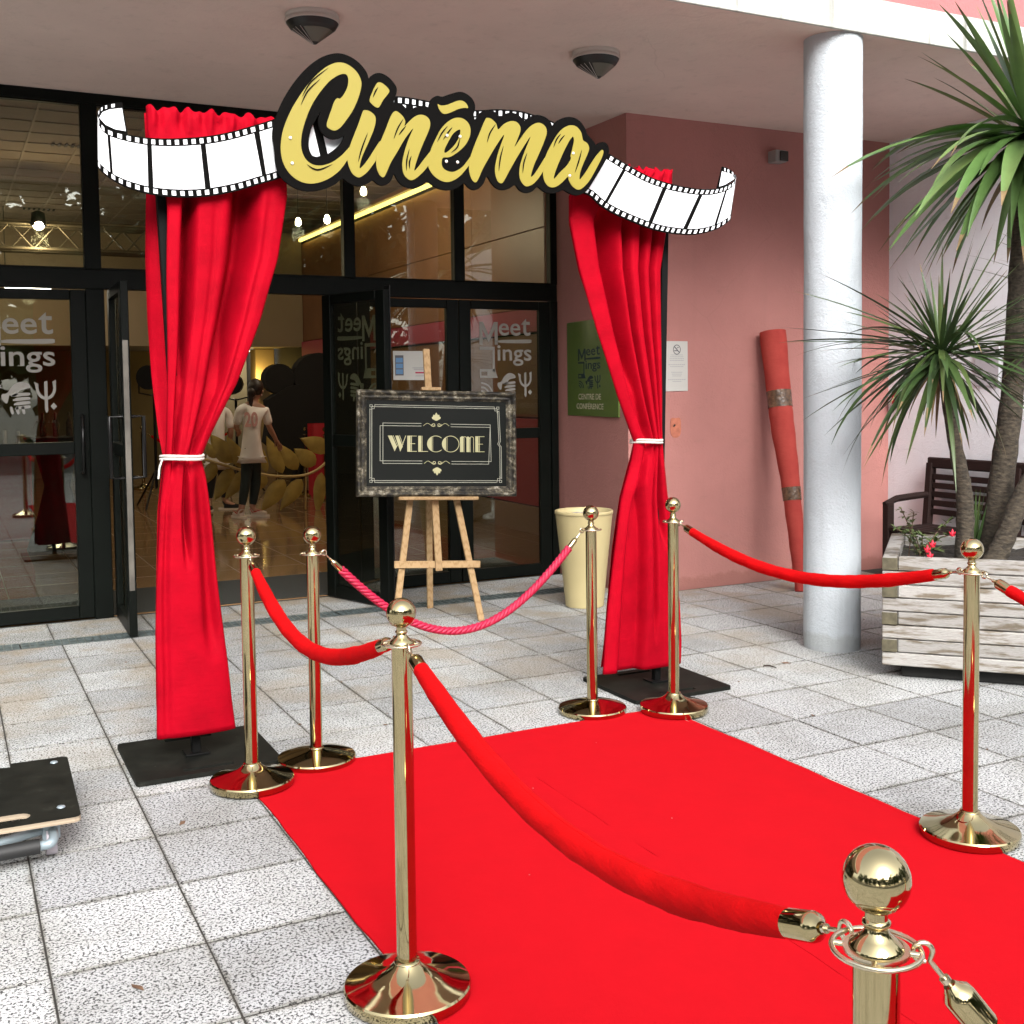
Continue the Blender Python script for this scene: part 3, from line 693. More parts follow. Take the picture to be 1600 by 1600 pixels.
# giant film camera cut-out
Yc = 16.2; L_ = lambda pts: [(lambda p: (p.x, p.z))(at(a, b, Y=Yc)) for a, b in pts]
def circ(cx, cy, r, n=28): return [(cx+r*math.cos(2*math.pi*k/n), cy+r*math.sin(2*math.pi*k/n)) for k in range(n)]
t = thing('giant_film_camera', 'giant black film camera prop with two reels, behind the woman', 'prop camera', (4.7, Yc, 0))
part('reel', MB().poly([L_(circ(430, 592, 23))], 0, .25, XZ(Yc)), M['propblack'], t)
part('reel', MB().poly([L_(circ(490, 590, 38))], 0.01, .26, XZ(Yc)), M['propblack'], t)
b0 = at(446, 700, Y=Yc); 
part('camera_body', MB().poly([L_([(410, 625), (440, 605), (460, 600), (530, 600), (530, 700), (425, 705), (408, 690), (414, 650)])], .02, .3, XZ(Yc)), M['propblack'], t)
part('tripod', MB().tube([(4.8, Yc+.1, 1.0), (4.5, Yc, 0)], .04, 8).tube([(4.8, Yc+.1, 1.0), (5.1, Yc, 0)], .04, 8).tube([(4.8, Yc+.1, 1.0), (4.8, Yc+.5, 0)], .04, 8), M['propblack'], t)
# stage spotlights on tripods
for k, (px_, py_, Yq, lab) in enumerate(((368, 600, 17.0, 'black studio spotlight on a stand, behind the woman, beside the right edge of the curtain'), (240, 590, 15.5, 'black studio spotlight on a stand seen left of the red curtain'))):
    p = at(px_, py_, Y=Yq); t = thing('studio_spotlight', lab, 'spotlight', (p.x, Yq, 0), 'studio spotlights in the lobby')
    part('lamp_head', MB().tube([(p.x-.1, Yq-.16, p.z), (p.x-.04, Yq-.06, p.z), (p.x+.05, Yq+.1, p.z)], [.16, .15, .10], 20), M['blackmetal'], t)
    mb = MB()
    for sx in (-1, 1): mb.tube([(p.x+sx*.19, Yq, p.z), (p.x+sx*.19, Yq, p.z-.2), (p.x, Yq, p.z-.24)], .012, 8)
    part('yoke', mb, M['blackmetal'], t)
    part('stand', MB().tube([(p.x, Yq, p.z-.22), (p.x, Yq, .25)], .02, 8), M['blackmetal'], t)
    for a in (0, 2.1, 4.2): part('leg', MB().tube([(p.x, Yq, .5), (p.x+.4*math.cos(a), Yq+.4*math.sin(a), .01)], .014, 8), M['blackmetal'], t)
# giant golden laurel branch
Yw = 14.0
t = thing('golden_laurel_branch', 'huge golden laurel branch cut-out standing on the lobby floor', 'decoration', (3.4, Yw, 0))
W = lambda x, y: (300+x/5.335, 520+y/5.335)     # photo detail -> photo
def wp(x, y): p = at(*W(x, y), Y=Yw); return Vector((p.x, p.y, p.z))
part('stem', MB().tube([wp(*q) for q in smooth([(-80, 1010), (60, 1040), (200, 1085), (330, 1120), (430, 1150), (560, 1175), (680, 1193), (800, 1198), (920, 1190), (1010, 1160), (1080, 1115), (1150, 1040), (1170, 960)], 4, False)], .018, 8), M['gold_stem'], t)
LV = [((60, 1040), (60, 830), (10, 960, 110, 880)), ]
leaves = [  # base, tip, half width (photo-detail units)
    ((195, 1045), (105, 900), 42), ((330, 1085), (150, 840), 78), ((420, 1120), (290, 860), 62), ((75, 1130), (10, 960), 40),
    ((190, 1080), (105, 1270), 55), ((335, 1130), (185, 1400), 68), ((440, 1160), (275, 1390), 62), ((610, 1180), (520, 1330), 55),
    ((620, 1165), (590, 960), 30), ((755, 1170), (620, 860), 62), ((880, 1140), (715, 920), 64), ((1030, 1100), (850, 965), 72), ((1150, 975), (900, 880), 72),
    ((770, 1225), (580, 1490), 75), ((915, 1220), (735, 1480), 66), ((1080, 1165), (1045, 1530), 55)]
for (bx, by), (tx, ty), hw in leaves:
    b = wp(bx, by); e = wp(tx, ty); n = Vector((0, 1, 0)); d = e-b; sd = d.cross(n).normalized(); hwm = hw/5.335/FPX*depth(b)
    prof = [(0, .03), (.08, .55), (.22, .9), (.4, 1.0), (.6, .82), (.8, .45), (.93, .15), (1, .01)]
    rows = []
    for f_, w_ in prof:
        c = b+d*f_; k = .035*math.sin(f_*3.1)
        rows.append([tuple(c-sd*hwm*w_+Vector((0, -.0, 0))), tuple(c+Vector((0, -.012-.5*k*hwm*8, 0))), tuple(c+sd*hwm*w_)])
    rows2 = [[(x_, y_+.012, z_) for x_, y_, z_ in r_] for r_ in rows]
    mb = MB().grid(rows, True).grid(rows2, True)
    part('leaf', mb, M['gold'], t)
part('foot_rod', MB().tube([wp(950, 1200), Vector((wp(950, 1200).x, Yw+.05, .01))], .012, 8), M['gold_stem'], t)
# red cloth table and black cocktail table seen through the left door
a = at(5, 640, Y=13.0)
t = thing('buffet_table', 'buffet table under a red cloth behind the left glass door', 'table', (a.x-.3, 13.2, 0))
part('tablecloth', MB().box((a.x-1.2, 12.9, 0), (a.x+.25, 13.6, .98), .02), M['redpanel'], t)
for k in range(4):
    q = (a.x-.25+.13*k, 13.1); o = single('candle', MB().lathe([[(.018, .985), (.018, 1.16-.01*k), (.002, 1.165-.01*k)]], 10, q), M['paper'], 'thin candle on the red buffet table', 'candle', (q[0], q[1], .985), 'candles on the buffet table')
c = at(86, 640, Y=12.0)
t = thing('cocktail_table', 'black stretch-covered cocktail table behind the left glass door', 'table', (c.x, 12, 0))
part('cover', MB().lathe([[(.30, 0), (.20, .3), (.12, .62), (.2, .95), (.31, 1.10)], [(.31, 1.10), (.0, 1.105)]], 24, (c.x, 12)), M['propblack'], t)
for k in range(3): single('bottle', MB().lathe([[(.03, 1.106), (.03, 1.24), (.012, 1.28), (.012, 1.34), (.0, 1.34)]], 12, (c.x-.12+.12*k, 11.95+.05*(k % 2))), M['tape'], 'small brown bottle on the black cocktail table', 'bottle', (c.x-.12+.12*k, 12, 1.106), 'bottles on the cocktail table')
# ------------------------------------------------------------------ STANCHIONS AND ROPES
def rope_stand(flat):
    z0 = .976 if flat else 1.006
    o = thing('rope_stand', 'x', 'stanchion', (0, 0, 0))
    mb = MB()
    if flat: mb.lathe([[(.150, .0), (.160, .004), (.1605, .022)], [(.1605, .022), (.157, .027)], [(.157, .027), (.13, .036), (.09, .046), (.05, .053), (.030, .057)], [(.030, .057), (.030, .062), (.0, .062)]], 64)
    else: mb.lathe([[(.150, .0), (.160, .003), (.1605, .026)], [(.1605, .026), (.157, .031)], [(.157, .031), (.138, .036), (.11, .043), (.08, .052), (.055, .063), (.040, .074), (.033, .082)], [(.033, .082), (.032, .087), (.0, .087)]], 64)
    part('base', mb, M['brass'], o)
    zt = z0-.117
    part('pole', MB().lathe([[(.0255, .05), (.0255, zt)], [(.0255, zt), (.0, zt)]], 40), M['brass'], o)
    mb = MB(); mb.torus((0, 0, zt+.003), .0475, .0032, 40, 8)
    mb.lathe([[(.036, zt+.0055), (.036, zt+.001), (.026, zt+.001)], [(.036, zt+.0055), (.02, zt+.0055)]], 32)
    for k in range(4):
        a = k*math.pi/2+.5; mb.tube([(.034*math.cos(a), .034*math.sin(a), zt+.003), (.047*math.cos(a), .047*math.sin(a), zt+.003)], .0035, 6)
    part('rope_ring', mb, M['hook'], o)
    part('finial', MB().lathe([[(.0, zt+.0058), (.030, zt+.0058)], [(.030, zt+.0058), (.029, zt+.009), (.020, zt+.016), (.0135, zt+.023), (.0125, zt+.028)], [(.0125, zt+.028), (.0155, zt+.031), (.0155, zt+.034), (.0125, zt+.037)], [(.0125, zt+.037), (.0125, zt+.045)]], 32).sphere((0, 0, z0-.037), .037, 32, 20), M['brass'], o)
    return o
std = rope_stand(False); stf = rope_stand(True)
SP = dict(F=(1.002, 2.616), L1=(1.027, 4.318), R2=(3.025, 4.355), R3=(3.041, 2.655), N=(.897, .908), L2=(1.333, 4.476), R1=(2.692, 4.541), O1=(3.05, 1.0), O2=(1.75, .40))
SL = dict(O1='brass stanchion past the right edge of the photo, end of the right rope', O2='brass stanchion past the bottom right corner, end of the nearest rope', F='brass stanchion with the base on the left carpet edge, in the middle foreground', L1='brass stanchion standing at the far left carpet corner, in front of the black base plate', R2='brass stanchion standing in front of the right curtain, at the far right carpet corner',
          R3='brass stanchion in front of the wooden planter', N='nearest brass stanchion, only its ball, ring and upper pole in view', L2='brass stanchion with the flat dished base holding the twisted cord, left end', R1='flat-based brass stanchion holding the twisted cord, in front of the cream pot')
used = set()
for k, (x, y) in SP.items():
    src = stf if k in ('L2', 'R1') else std
    o = src if id(src) not in used else copy_tree(src); used.add(id(src))
    o.location = (x, y, .006 if k not in ('L2', 'R1') else .001); o.rotation_euler = (0, 0, random.uniform(0, 6)); o['label'] = SL[k]; o['group'] = 'brass stanchions along the red carpet'
    if k == 'N': o.scale = (1, 1, 1.013)
def rope(label, A, B, sag, twist=False, skew=.5, ang=(.0, .0), grp='velvet ropes between the stanchions', zA=.895, zB=.895):
    zA = .907 if A == SP['N'] else zA; zB = .907 if B == SP['N'] else zB
    A = Vector((*A, zA)); B = Vector((*B, zB)); h = (B-A); h.z = 0; h.normalize()
    A0 = A+h*.050; B0 = B-h*.050
    N = 28; P = []
    for i in range(N+1):
        t = i/N; s_ = t+(skew-.5)*1.2*t*(1-t)
        p = A0.lerp(B0, s_); p.z -= sag*4*t*(1-t)*(1+.15*(4*t*(1-t)-1)); P.append(p)
    t = thing('twisted_rope' if twist else 'velvet_rope', label, 'rope', tuple(A0), grp)
    # trim ends for hook and ferrule
    d0 = (P[1]-P[0]).normalized(); d1 = (P[-2]-P[-1]).normalized()
    def cut(a):
        acc = 0
        for i in range(1, len(a)):
            acc += (a[i]-a[i-1]).length
            if acc > .105: return i
    i0 = cut(P); i1 = N-cut(P[::-1])
    f0 = A0+d0*.105; f1 = B0+d1*.105
    body = [f0]+[p for p in P[i0:i1+1] if (p-f0).length > .02 and (p-f1).length > .02]+[f1]
    body = [Vector(q) for q in smooth([tuple(q) for q in body], 3, False)]
    if not twist:
        n = len(body); R = [.019+.0055*min(1, 6*min(i, n-1-i)/n)+.0006*math.sin(i*.7+A.x*9)+.0004*math.sin(i*1.9+A.y*5)+random.uniform(-.0003, .0003) for i in range(n)]
        part('velvet_sleeve', MB().tube(body, R, 18), M['velvet'], t)
        part('sleeve_seam', MB().tube([b_+Vector((0, 0, r_-.0004)) for b_, r_ in zip(body, R)][2:-2], .0012, 5), M['velvet'], t)
    else:
        L = [0]
        for a, b in zip(body, body[1:]): L.append(L[-1]+(b-a).length)
        tot = L[-1]; K = 300; strands = []
        def pos(s_):
            for i in range(len(L)-1):
                if s_ <= L[i+1]+1e-9: return body[i].lerp(body[i+1], (s_-L[i])/max(1e-9, L[i+1]-L[i])), (body[i+1]-body[i]).normalized()
            return body[-1], (body[-1]-body[-2]).normalized()
        sd = h.cross(Vector((0, 0, 1))).normalized()
        for q in range(4):
            pts = []
            for k in range(K+1):
                p, d = pos(tot*k/K); e = sd.cross(d).normalized(); th = 2*math.pi*(tot*k/K/.095)+q*math.pi/2
                pts.append(p+(sd*math.cos(th)+e*math.sin(th))*.0095)
            part('cord_strand', MB().tube(pts, .0092, 7), M['twist'], t)
    for P_, d_ in ((A0, d0), (B0, d1)):
        rr = .0125 if twist else .0185
        s0 = P_+d_*.108; s1 = P_+d_*.058; s2 = P_+d_*.046
        part('end_cap', MB().tube([s0, s1+d_*.006, s1, s1-d_*.006, s2], [rr, rr, rr*.93, rr*.62, rr*.40], 20), M['brass'], t)
        u = d_.orthogonal().normalized()
        e_ = Vector((0, 0, 1))-d_*d_.z
        e_ = e_.normalized() if e_.length > .1 else Vector((1, 0, 0)); lp_ = [P_+d_*.0105*math.cos(a)+e_*.0105*math.sin(a) for a in [2*math.pi*k/16 for k in range(16)]]
        part('hook', MB().tube([s2+d_*.004, P_+d_*.028, P_+d_*.012]+lp_[1:], .0030, 8).tube([s2-d_*.004, s2-d_*.010], .006, 10), M['hook'], t)
    return t
zc = .892
rope('red velvet rope hanging across the foreground above the carpet', SP['F'], SP['N'], .155, skew=.57)
rope('red velvet rope on the left, between the two stanchions by the carpet edge', SP['L1'], SP['F'], .185, skew=.40)
rope('red velvet rope hanging in front of the white column', SP['R2'], SP['R3'], .135, skew=.44)
rope('stub of red velvet rope leaving the frame at the right edge', SP['R3'], (3.05, 1.0), .17)
rope('red velvet rope with a long brass end, leaving the frame at the bottom right', SP['N'], (1.75, .40), .33)
rope('raspberry twisted cord strung across the carpet entrance', SP['L2'], SP['R1'], .395, True, grp=None, zA=.862, zB=.862)
# ------------------------------------------------------------------ red carpet (two strips)
t = thing('red_carpet', 'bright red carpet laid along the paving between the rope stands', 'carpet', (2, 2.4, 0))
xm = (CX0+CX1)/2+.01
def strip(x0, x1):
    rows = []
    for j in range(41):
        y = CY0-.9+j*(CY1-CY0+.9)/40
        rows.append([(x0+(x1-x0)*i/10+((.004*math.sin(y*5+x0)+.0025*math.sin(y*17+x0*3)) if i in (0, 10) else 0), y, .0055+.0009*math.sin(x0*7+i*1.3+y*2.1)+.0005*math.sin(y*6.3+i*.7+x0)) for i in range(11)])
    mb = MB().grid(rows)
    e = [r[0] for r in rows]; mb.grid([[(x, y, .0005) for x, y, z in e], e], False); e = [r[-1] for r in rows]; mb.grid([e, [(x, y, .0005) for x, y, z in e]], False)
    e = rows[-1]; mb.grid([[(x, y, .0005) for x, y, z in e], e], False)
    return mb
part('carpet_strip', strip(CX0, xm-.0006), M['carpet'], t); part('carpet_strip', strip(xm+.0006, CX1), M['carpet'], t)
part('seam_tape', MB().grid([[(xm-.012, CY0-.9, .0038), (xm+.012, CY0-.9, .0038)], [(xm-.012, CY1-.01, .0038), (xm+.012, CY1-.01, .0038)]], False), M['carpet'], t)
mb = MB(); rows = []
for j in range(121):
    y = CY0-.9+j*(CY1-CY0+.9)/120; rows.append([(CX1-.03, y, .0046), (CX1+.004+random.uniform(-.003, .002)+.002*math.sin(y*4), y, .0036)])
part('backing', mb.grid(rows), plain('pale_backing', (.50, .47, .42), .9), t)
mb = MB()
for k in range(7):
    p = Vector((random.uniform(CX0+.1, CX1-.1), random.uniform(.9, 4.3), .0072)); a = random.uniform(0, 6.28); r_ = random.uniform(.002, .006)
    mb.add([(p.x+r_*math.cos(a), p.y+r_*math.sin(a), p.z), (p.x+r_*.4*math.cos(a+2), p.y+r_*.4*math.sin(a+2), p.z+.001), (p.x-r_*math.cos(a+.4), p.y-r_*math.sin(a+.4), p.z)], [(0, 1, 2)])
part('lint', mb, plain('pale_lint', (.5, .3, .28), .9), t, kind='stuff')
# ------------------------------------------------------------------ curtain stands, curtains
def beam(mb, a, b, w_, d_, up=(0, 1, 0)):
    a = Vector(a); b = Vector(b); z = (b-a).normalized(); x = Vector(up).cross(z).normalized(); y = z.cross(x)
    R = Matrix(((x.x, y.x, z.x, a.x), (x.y, y.y, z.y, a.y), (x.z, y.z, z.z, a.z), (0, 0, 0, 1)))
    return mb.box((-w_/2, -d_/2, 0), (w_/2, d_/2, (b-a).length), .003, R)
def stand(label, cx, cy, plate, poleXY, ztop, yaw, lean):
    t = thing('curtain_stand', label, 'stand', (cx, cy, 0), 'black stands holding the curtains')
    w_, d_ = plate; R = Matrix.Translation((cx, cy, 0)) @ Matrix.Rotation(yaw, 4, 'Z')
    slot = lambda x0, y0, x1, y1: [(x0, y0), (x1, y0), (x1, y1), (x0, y1)]
    rc = [(sx*(w_/2-.02)+.02*math.cos(a), sy*(d_/2-.02)+.02*math.sin(a)) for sx, sy, a0 in ((1, 1, 0), (-1, 1, 1), (-1, -1, 2), (1, -1, 3)) for a in [(a0+k/3)*math.pi/2 for k in range(4)]]
    part('base_plate', MB().poly([rc, slot(-.10, d_/2-.075, .10, d_/2-.045), slot(-.10, -d_/2+.045, .10, -d_/2+.075)], .002, .02, R), M['blackply'], t)
    px_, py_ = poleXY
    part('pole', beam(MB(), (px_, py_, .02), (px_+lean, py_+.03, ztop), .036, .036), M['blackpole'], t)
    part('pole_flange', MB().box((px_-.05, py_-.045, .02), (px_+.05, py_+.045, .028), .002), M['blackpole'], t)
    return t
st1 = stand('black curtain stand on the left with a scuffed square base plate', .915, 4.785, (.58, .55), (.905, 4.775), 2.62, 0, -.088)
st2 = stand('black curtain stand on the right with a slotted base plate', 3.215, 4.79, (.57, .52), (3.225, 4.80), 2.60, 0, .092)
part('cross_rail', MB().box((.80, 4.785, 2.555), (3.26, 4.810, 2.585), .003), M['blackpole'], st1)
def cloth(name, label, rows, Yc, folds, tie, loc, ruffle=None):
    """rows: (y px, left px, right px, back-left px, fold depth, roundness); closed fold of cloth round the pole"""
    ys = [r[0] for r in rows]; NR = 110; NF = 70; NB = 26
    tab = lambda k: [(r[0], r[k]) for r in rows]
    grid_ = []
    for i in range(NR+1):
        y = ys[0]+(ys[-1]-ys[0])*i/NR
        xl, xr, xb, amp, thick = [interp(tab(k), y) for k in range(1, 6)]
        zl = at((xl+xr)/2, y, Y=Yc).z
        row = []
        for j in range(NF+1):
            u = j/NF; x = at(lerp(xl, xr, u), y, Y=Yc).x
            f_ = 0
            for (uc, wd, dp, y0, y1) in folds:
                k = max(0, min(1, (y-y0)/60+.5))*max(0, min(1, (y1-y)/60+.5))
                f_ += k*dp*math.exp(-abs((u-uc)/wd)**2.4)
            if ruffle and y < ruffle:
                k = min(1, (ruffle-y)/14); f_ += k*.30*(math.sin(u*44+y*.05)+.6*math.sin(u*79+1)+.4*math.sin(u*23+y*.11))
            tk = abs(y-tie); cr = .10*math.exp(-(tk/28)**2)*math.sin(u*31+2)+.02*math.sin(u*6+y*.011)
            edge = thick*(1-(2*u-1)**2)**.5 if thick > 0 else 0
            lim = Yc+lerp(.19, .045, max(0, min(1, (y-500)/110)))
            row.append((x+.002*math.sin(y*.025+u*7), min(Yc+.02-edge+amp*(f_+cr), lim), zl+((.008*math.sin(u*44+1)+.006*math.sin(u*71)) if ruffle and y < ruffle-22 else 0)))
        xrw = row[-1][0]; xbw = at(xb, y, Y=Yc+.06).x
        for j in range(1, NB+1):
            u = j/NB; x = lerp(xrw, xbw, u)
            row.append((x, Yc+.035+min(.15, .03+amp*1.9)*min(1, u*3)+.35*amp*math.sin(u*17+y*.006), zl))
        grid_.append(row)
    mb = MB().grid(grid_)
    o = single(name, mb, M['curtain'], label, 'curtain', loc)
    md = o.modifiers.new('thick', 'SOLIDIFY'); md.thickness = .002
    return o
cloth('curtain', 'red curtain on the left stand, tied in with white cord', [
    (176, 231, 446, 229, .035, .02), (215, 232, 447, 232, .04, .02), (300, 262, 450, 236, .06, .02), (400, 262, 437, 236, .075, .02), (500, 262, 408, 240, .075, .025), (600, 262, 372, 247, .06, .03), (680, 262, 332, 253, .035, .045), (717, 260, 316, 258, .02, .05),
    (745, 255, 323, 256, .03, .05), (800, 249, 330, 252, .045, .045), (900, 246, 341, 250, .05, .035), (1000, 244, 352, 248, .05, .03), (1100, 245, 364, 248, .04, .03), (1148, 246, 371, 250, .03, .03)],
    4.70, [(.19, .045, 2.3, 280, 720), (.655, .09, 2.5, 260, 720), (.42, .03, .12, 300, 700), (.86, .03, .15, 300, 640), (.50, .055, 1.5, 725, 860), (.82, .10, .9, 735, 1010), (.14, .05, .3, 760, 1160)], 717, (.92, 4.75, 0), 214)
cloth('curtain', 'red curtain on the right stand, tied in with white cord', [
    (262, 955, 1055, 960, .03, .02), (300, 900, 1052, 900, .035, .02), (345, 892, 1046, 905, .05, .02), (420, 908, 1036, 925, .06, .02), (520, 936, 1036, 960, .06, .025), (620, 968, 1038, 985, .05, .035), (690, 994, 1038, 998, .02, .045),
    (715, 990, 1040, 996, .03, .045), (780, 972, 1046, 985, .05, .045), (860, 962, 1058, 975, .06, .04), (950, 952, 1066, 965, .06, .04), (1010, 947, 1068, 958, .055, .035), (1046, 944, 1067, 952, .05, .035)],
    4.76, [(.36, .08, 2.6, 320, 690), (.57, .035, 1.6, 330, 700), (.75, .028, 1.4, 320, 700), (.88, .025, 1.1, 320, 700), (.33, .11, 3.0, 790, 1200), (.30, .06, 1.0, 700, 830), (.62, .025, .6, 720, 980), (.78, .05, 1.4, 700, 830)], 690, (3.2, 4.78, 0), 300)
for cx_, cy_, Y_, lab in ((287, 717, 4.683, 'thin white cord tied round the left curtain'), (1016, 691, 4.755, 'thin white cord tied round the right curtain')):
    p = at(cx_, cy_, Y=Y_); rx = (29 if cx_ < 500 else 22)/FPX*depth(p)*1.12; mb = MB()
    for dz in (0, .012):
        mb.tube([(p.x+rx*math.cos(a), p.y+.035+.082*math.sin(a), p.z+dz+.003*math.sin(a*2)) for a in [2*math.pi*k/30 for k in range(31)]], .0058, 8, False)
    if cx_ < 500: mb.tube([(p.x-rx, p.y+.0, p.z), (p.x-rx-.015, p.y-.02, p.z-.03), (p.x-rx-.02, p.y-.02, p.z-.075)], .004, 6)
    single('tieback_cord', mb, M['white_cord'], lab, 'tieback', (p.x, p.y, p.z), 'white tiebacks of the curtains')
# ------------------------------------------------------------------ CINEMA SIGN
sg = thing('cinema_sign', 'big Cinéma sign in gold script on black, with white film strip wings', 'sign', (2.05, 4.65, 2.5))
A_ = dict(ox=430, oy=80, k=5.926); B_ = dict(ox=640, oy=120, k=5.0)
cv = lambda pts, d: [(d['ox']+a/d['k'], d['oy']+b/d['k']) for a, b in pts]
YF, YB, YG = 4.665, 4.62, 4.606
# film strip: edges read along its length
top = [(152, 174), (155, 187), (167.5, 200.6), (199, 210), (233, 215.3), (270, 216.3), (314, 213.8), (349, 208.4), (386, 199), (431, 185), (480, 168), (540, 153), (616, 150), (671, 158), (710, 168), (745, 172), (778, 170.5), (810, 173), (830, 178), (864, 190), (910, 214), (952.5, 240.6), (975, 253.8), (997.5, 266.9), (1020, 278), (1050, 287.5), (1083.8, 293.9), (1113.8, 295), (1136, 289.4), (1147.5, 281.9), (1150.5, 273)]
bot = [(152.5, 259), (156.6, 266), (173.8, 280), (198.8, 293), (236, 303.8), (280, 308.4), (323.8, 306.9), (367.5, 299), (405, 288), (439, 278), (500, 256), (560, 247), (616, 245), (671, 250), (710, 256), (745, 262), (778, 266), (805, 270), (830, 276), (858, 288), (888, 297), (918.8, 304.4), (937.5, 321), (960, 334.4), (990, 347.5), (1020, 358.8), (1050, 365), (1083.8, 367), (1113.8, 360.6), (1132.5, 351), (1142, 342)]
sm_t = smooth(top, 6, False); sm_b = smooth(bot, 6, False)
def Sx(s, v):
    k = s*(len(sm_t)-1); i = min(int(k), len(sm_t)-2); f_ = k-i
    T = [lerp(a, b, f_) for a, b in zip(sm_t[i], sm_t[i+1])]; Bm = [lerp(a, b, f_) for a, b in zip(sm_b[i], sm_b[i+1])]
    p = at(lerp(T[0], Bm[0], v), lerp(T[1], Bm[1], v), Y=YF); return (p.x, p.z)
wl = lambda pts, Y: [(lambda p: (p.x, p.z))(at(a, b, Y=Y)) for a, b in pts]
part('film_strip_board', MB().poly([wl(sm_t+sm_b[::-1], YF)], -.008, 0, XZ(YF)), M['sign_black'], sg)
curlL = [(152, 176), (158, 167), (170, 162), (191, 159.5), (199.5, 209.5), (180, 206), (163, 197.5), (155, 188)]
curlR = [(1150, 276), (1145.5, 268), (1135, 262), (1129, 260.2), (1120.5, 294.8), (1133, 291), (1144, 284)]
for c_ in (curlL, curlR): part('film_curl_board', MB().poly([wl(c_, YF+.012)], -.008, 0, XZ(YF+.012)), M['sign_black'], sg)
inL = [(155, 184), (160, 175.5), (171, 171), (190.5, 169), (196.5, 205), (180, 202), (165, 195)]; inR = [(1148, 279), (1142, 272), (1128, 267.8), (1123.5, 291.5), (1133, 288.5), (1142, 283)]
for c_ in (inL, inR): part('film_frame', MB().poly([wl(c_, YF+.012)], .0, .0015, XZ(YF+.012)), M['sign_white'], sg)
def s_of(x, tb=0):
    arr = sm_t if tb == 0 else sm_b
    for i in range(len(arr)-1):
        if arr[i][0] <= x <= arr[i+1][0] and arr[i+1][0] > arr[i][0]: return (i+(x-arr[i][0])/(arr[i+1][0]-arr[i][0]))/(len(arr)-1)
    return 1.0
divs = [.010, s_of(169), s_of(233), s_of(316), s_of(399), s_of(488), s_of(560), s_of(640), s_of(705), s_of(790), s_of(880), s_of(980), s_of(1042), s_of(1099), s_of(1137), .992]
vt, vb = .135, .865
for a, b in zip(divs, divs[1:]):
    g_ = .0034; n = 8
    lp = [Sx(lerp(a+g_, b-g_, k/n), vt) for k in range(n+1)]+[Sx(lerp(b-g_, a+g_, k/n), vb) for k in range(n+1)]
    part('film_frame', MB().poly([lp], 0, .0015, XZ(YF)), M['sign_white'], sg)
mb = MB(); L2 = [0]
for i in range(200):
    a = Sx(i/200, .5); b = Sx((i+1)/200, .5); L2.append(L2[-1]+math.hypot(a[0]-b[0], a[1]-b[1]))
n_h = 98
inv = lambda l: next((i+(l-L2[i])/(L2[i+1]-L2[i]))/200 for i in range(200) if l <= L2[i+1]+1e-9)
for k in range(n_h):
    s0 = inv(L2[-1]*(k+.28)/n_h); s1 = inv(L2[-1]*(k+.76)/n_h)
    for v0, v1 in ((.028, .108), (.892, .972)):
        mb.poly([[Sx(s0, v0), Sx(s1, v0), Sx(s1, v1), Sx(s0, v1)]], 0, .0015, XZ(YF))
part('perforations', mb, M['sign_white'], sg, kind='stuff')
mb = MB()
for c_, yy in ((curlL, 164), (curlR, 264)):
    pts = c_[:4]
    seq = smooth(pts, 5, False)
    for i in range(2, len(seq)-2, 3):
        (x0, y0), (x1, y1) = seq[i], seq[min(i+1, len(seq)-1)]
        x1 = x0+(x1-x0)*1.1; y1 = y0+(y1-y0)*1.1; h_ = 5
        mb.poly([wl([(x0, y0+1.6), (x1, y1+1.6), (x1, y1+1.6+h_), (x0, y0+1.6+h_)], YF+.012)], 0, .0015, XZ(YF+.012))
part('perforations', mb, M['sign_white'], sg, kind='stuff')
board = cv([(-10, 880), (-25, 780), (-5, 650), (60, 480), (140, 340), (230, 220), (330, 120), (440, 50), (550, 20), (640, 28), (730, 70), (800, 130), (850, 200), (868, 255), (885, 230), (930, 205), (985, 205), (1050, 240), (1105, 300), (1127, 350), (1118, 410), (1098, 470), (1130, 480), (1185, 500), (1238, 552), (1290, 520), (1350, 505), (1410, 515)], A_)+cv([(150, 250), (158, 200), (180, 165), (215, 148), (255, 155), (300, 140), (380, 118), (430, 125), (480, 160), (508, 205), (513, 250), (500, 300), (515, 335), (545, 288), (580, 264), (620, 258), (670, 275), (710, 312), (750, 287), (800, 280), (850, 295), (900, 342), (940, 310), (1000, 297), (1060, 315), (1100, 350), (1118, 382), (1150, 345), (1210, 318), (1270, 315), (1330, 345), (1370, 400), (1392, 452), (1440, 505), (1455, 530), (1480, 515), (1520, 510), (1550, 535), (1558, 580), (1545, 630), (1500, 710), (1440, 810), (1390, 885), (1340, 920), (1290, 925), (1240, 905), (1200, 885), (1150, 905), (1090, 910), (1040, 890), (1000, 860), (960, 895), (910, 908), (860, 885), (825, 845), (780, 872), (730, 885), (680, 870), (640, 830), (605, 778), (580, 830), (545, 870), (505, 885), (460, 865), (425, 830), (390, 858), (340, 882), (270, 885), (200, 862), (142, 822)], B_)+cv([(1360, 1245), (1290, 1272), (1230, 1265), (1170, 1235), (1130, 1190), (1102, 1137), (1080, 1185), (1050, 1225), (1000, 1245), (950, 1230), (902, 1197), (860, 1225), (790, 1250), (730, 1240), (670, 1212), (625, 1180), (560, 1230), (460, 1275), (340, 1297), (230, 1285), (130, 1235), (50, 1160), (10, 1060)], A_)
holeC = cv([(418, 562), (370, 645), (332, 720), (312, 830), (314, 900), (340, 960), (380, 977), (420, 977), (500, 942), (580, 882), (625, 822), (634, 787), (600, 805), (540, 815), (480, 795), (430, 750), (402, 680), (400, 620)], A_)
part('backing_board', MB().poly([wl(smooth(board, 3), YB), wl(smooth(holeC, 3), YB)], -.012, 0, XZ(YB)), M['sign_black'], sg)
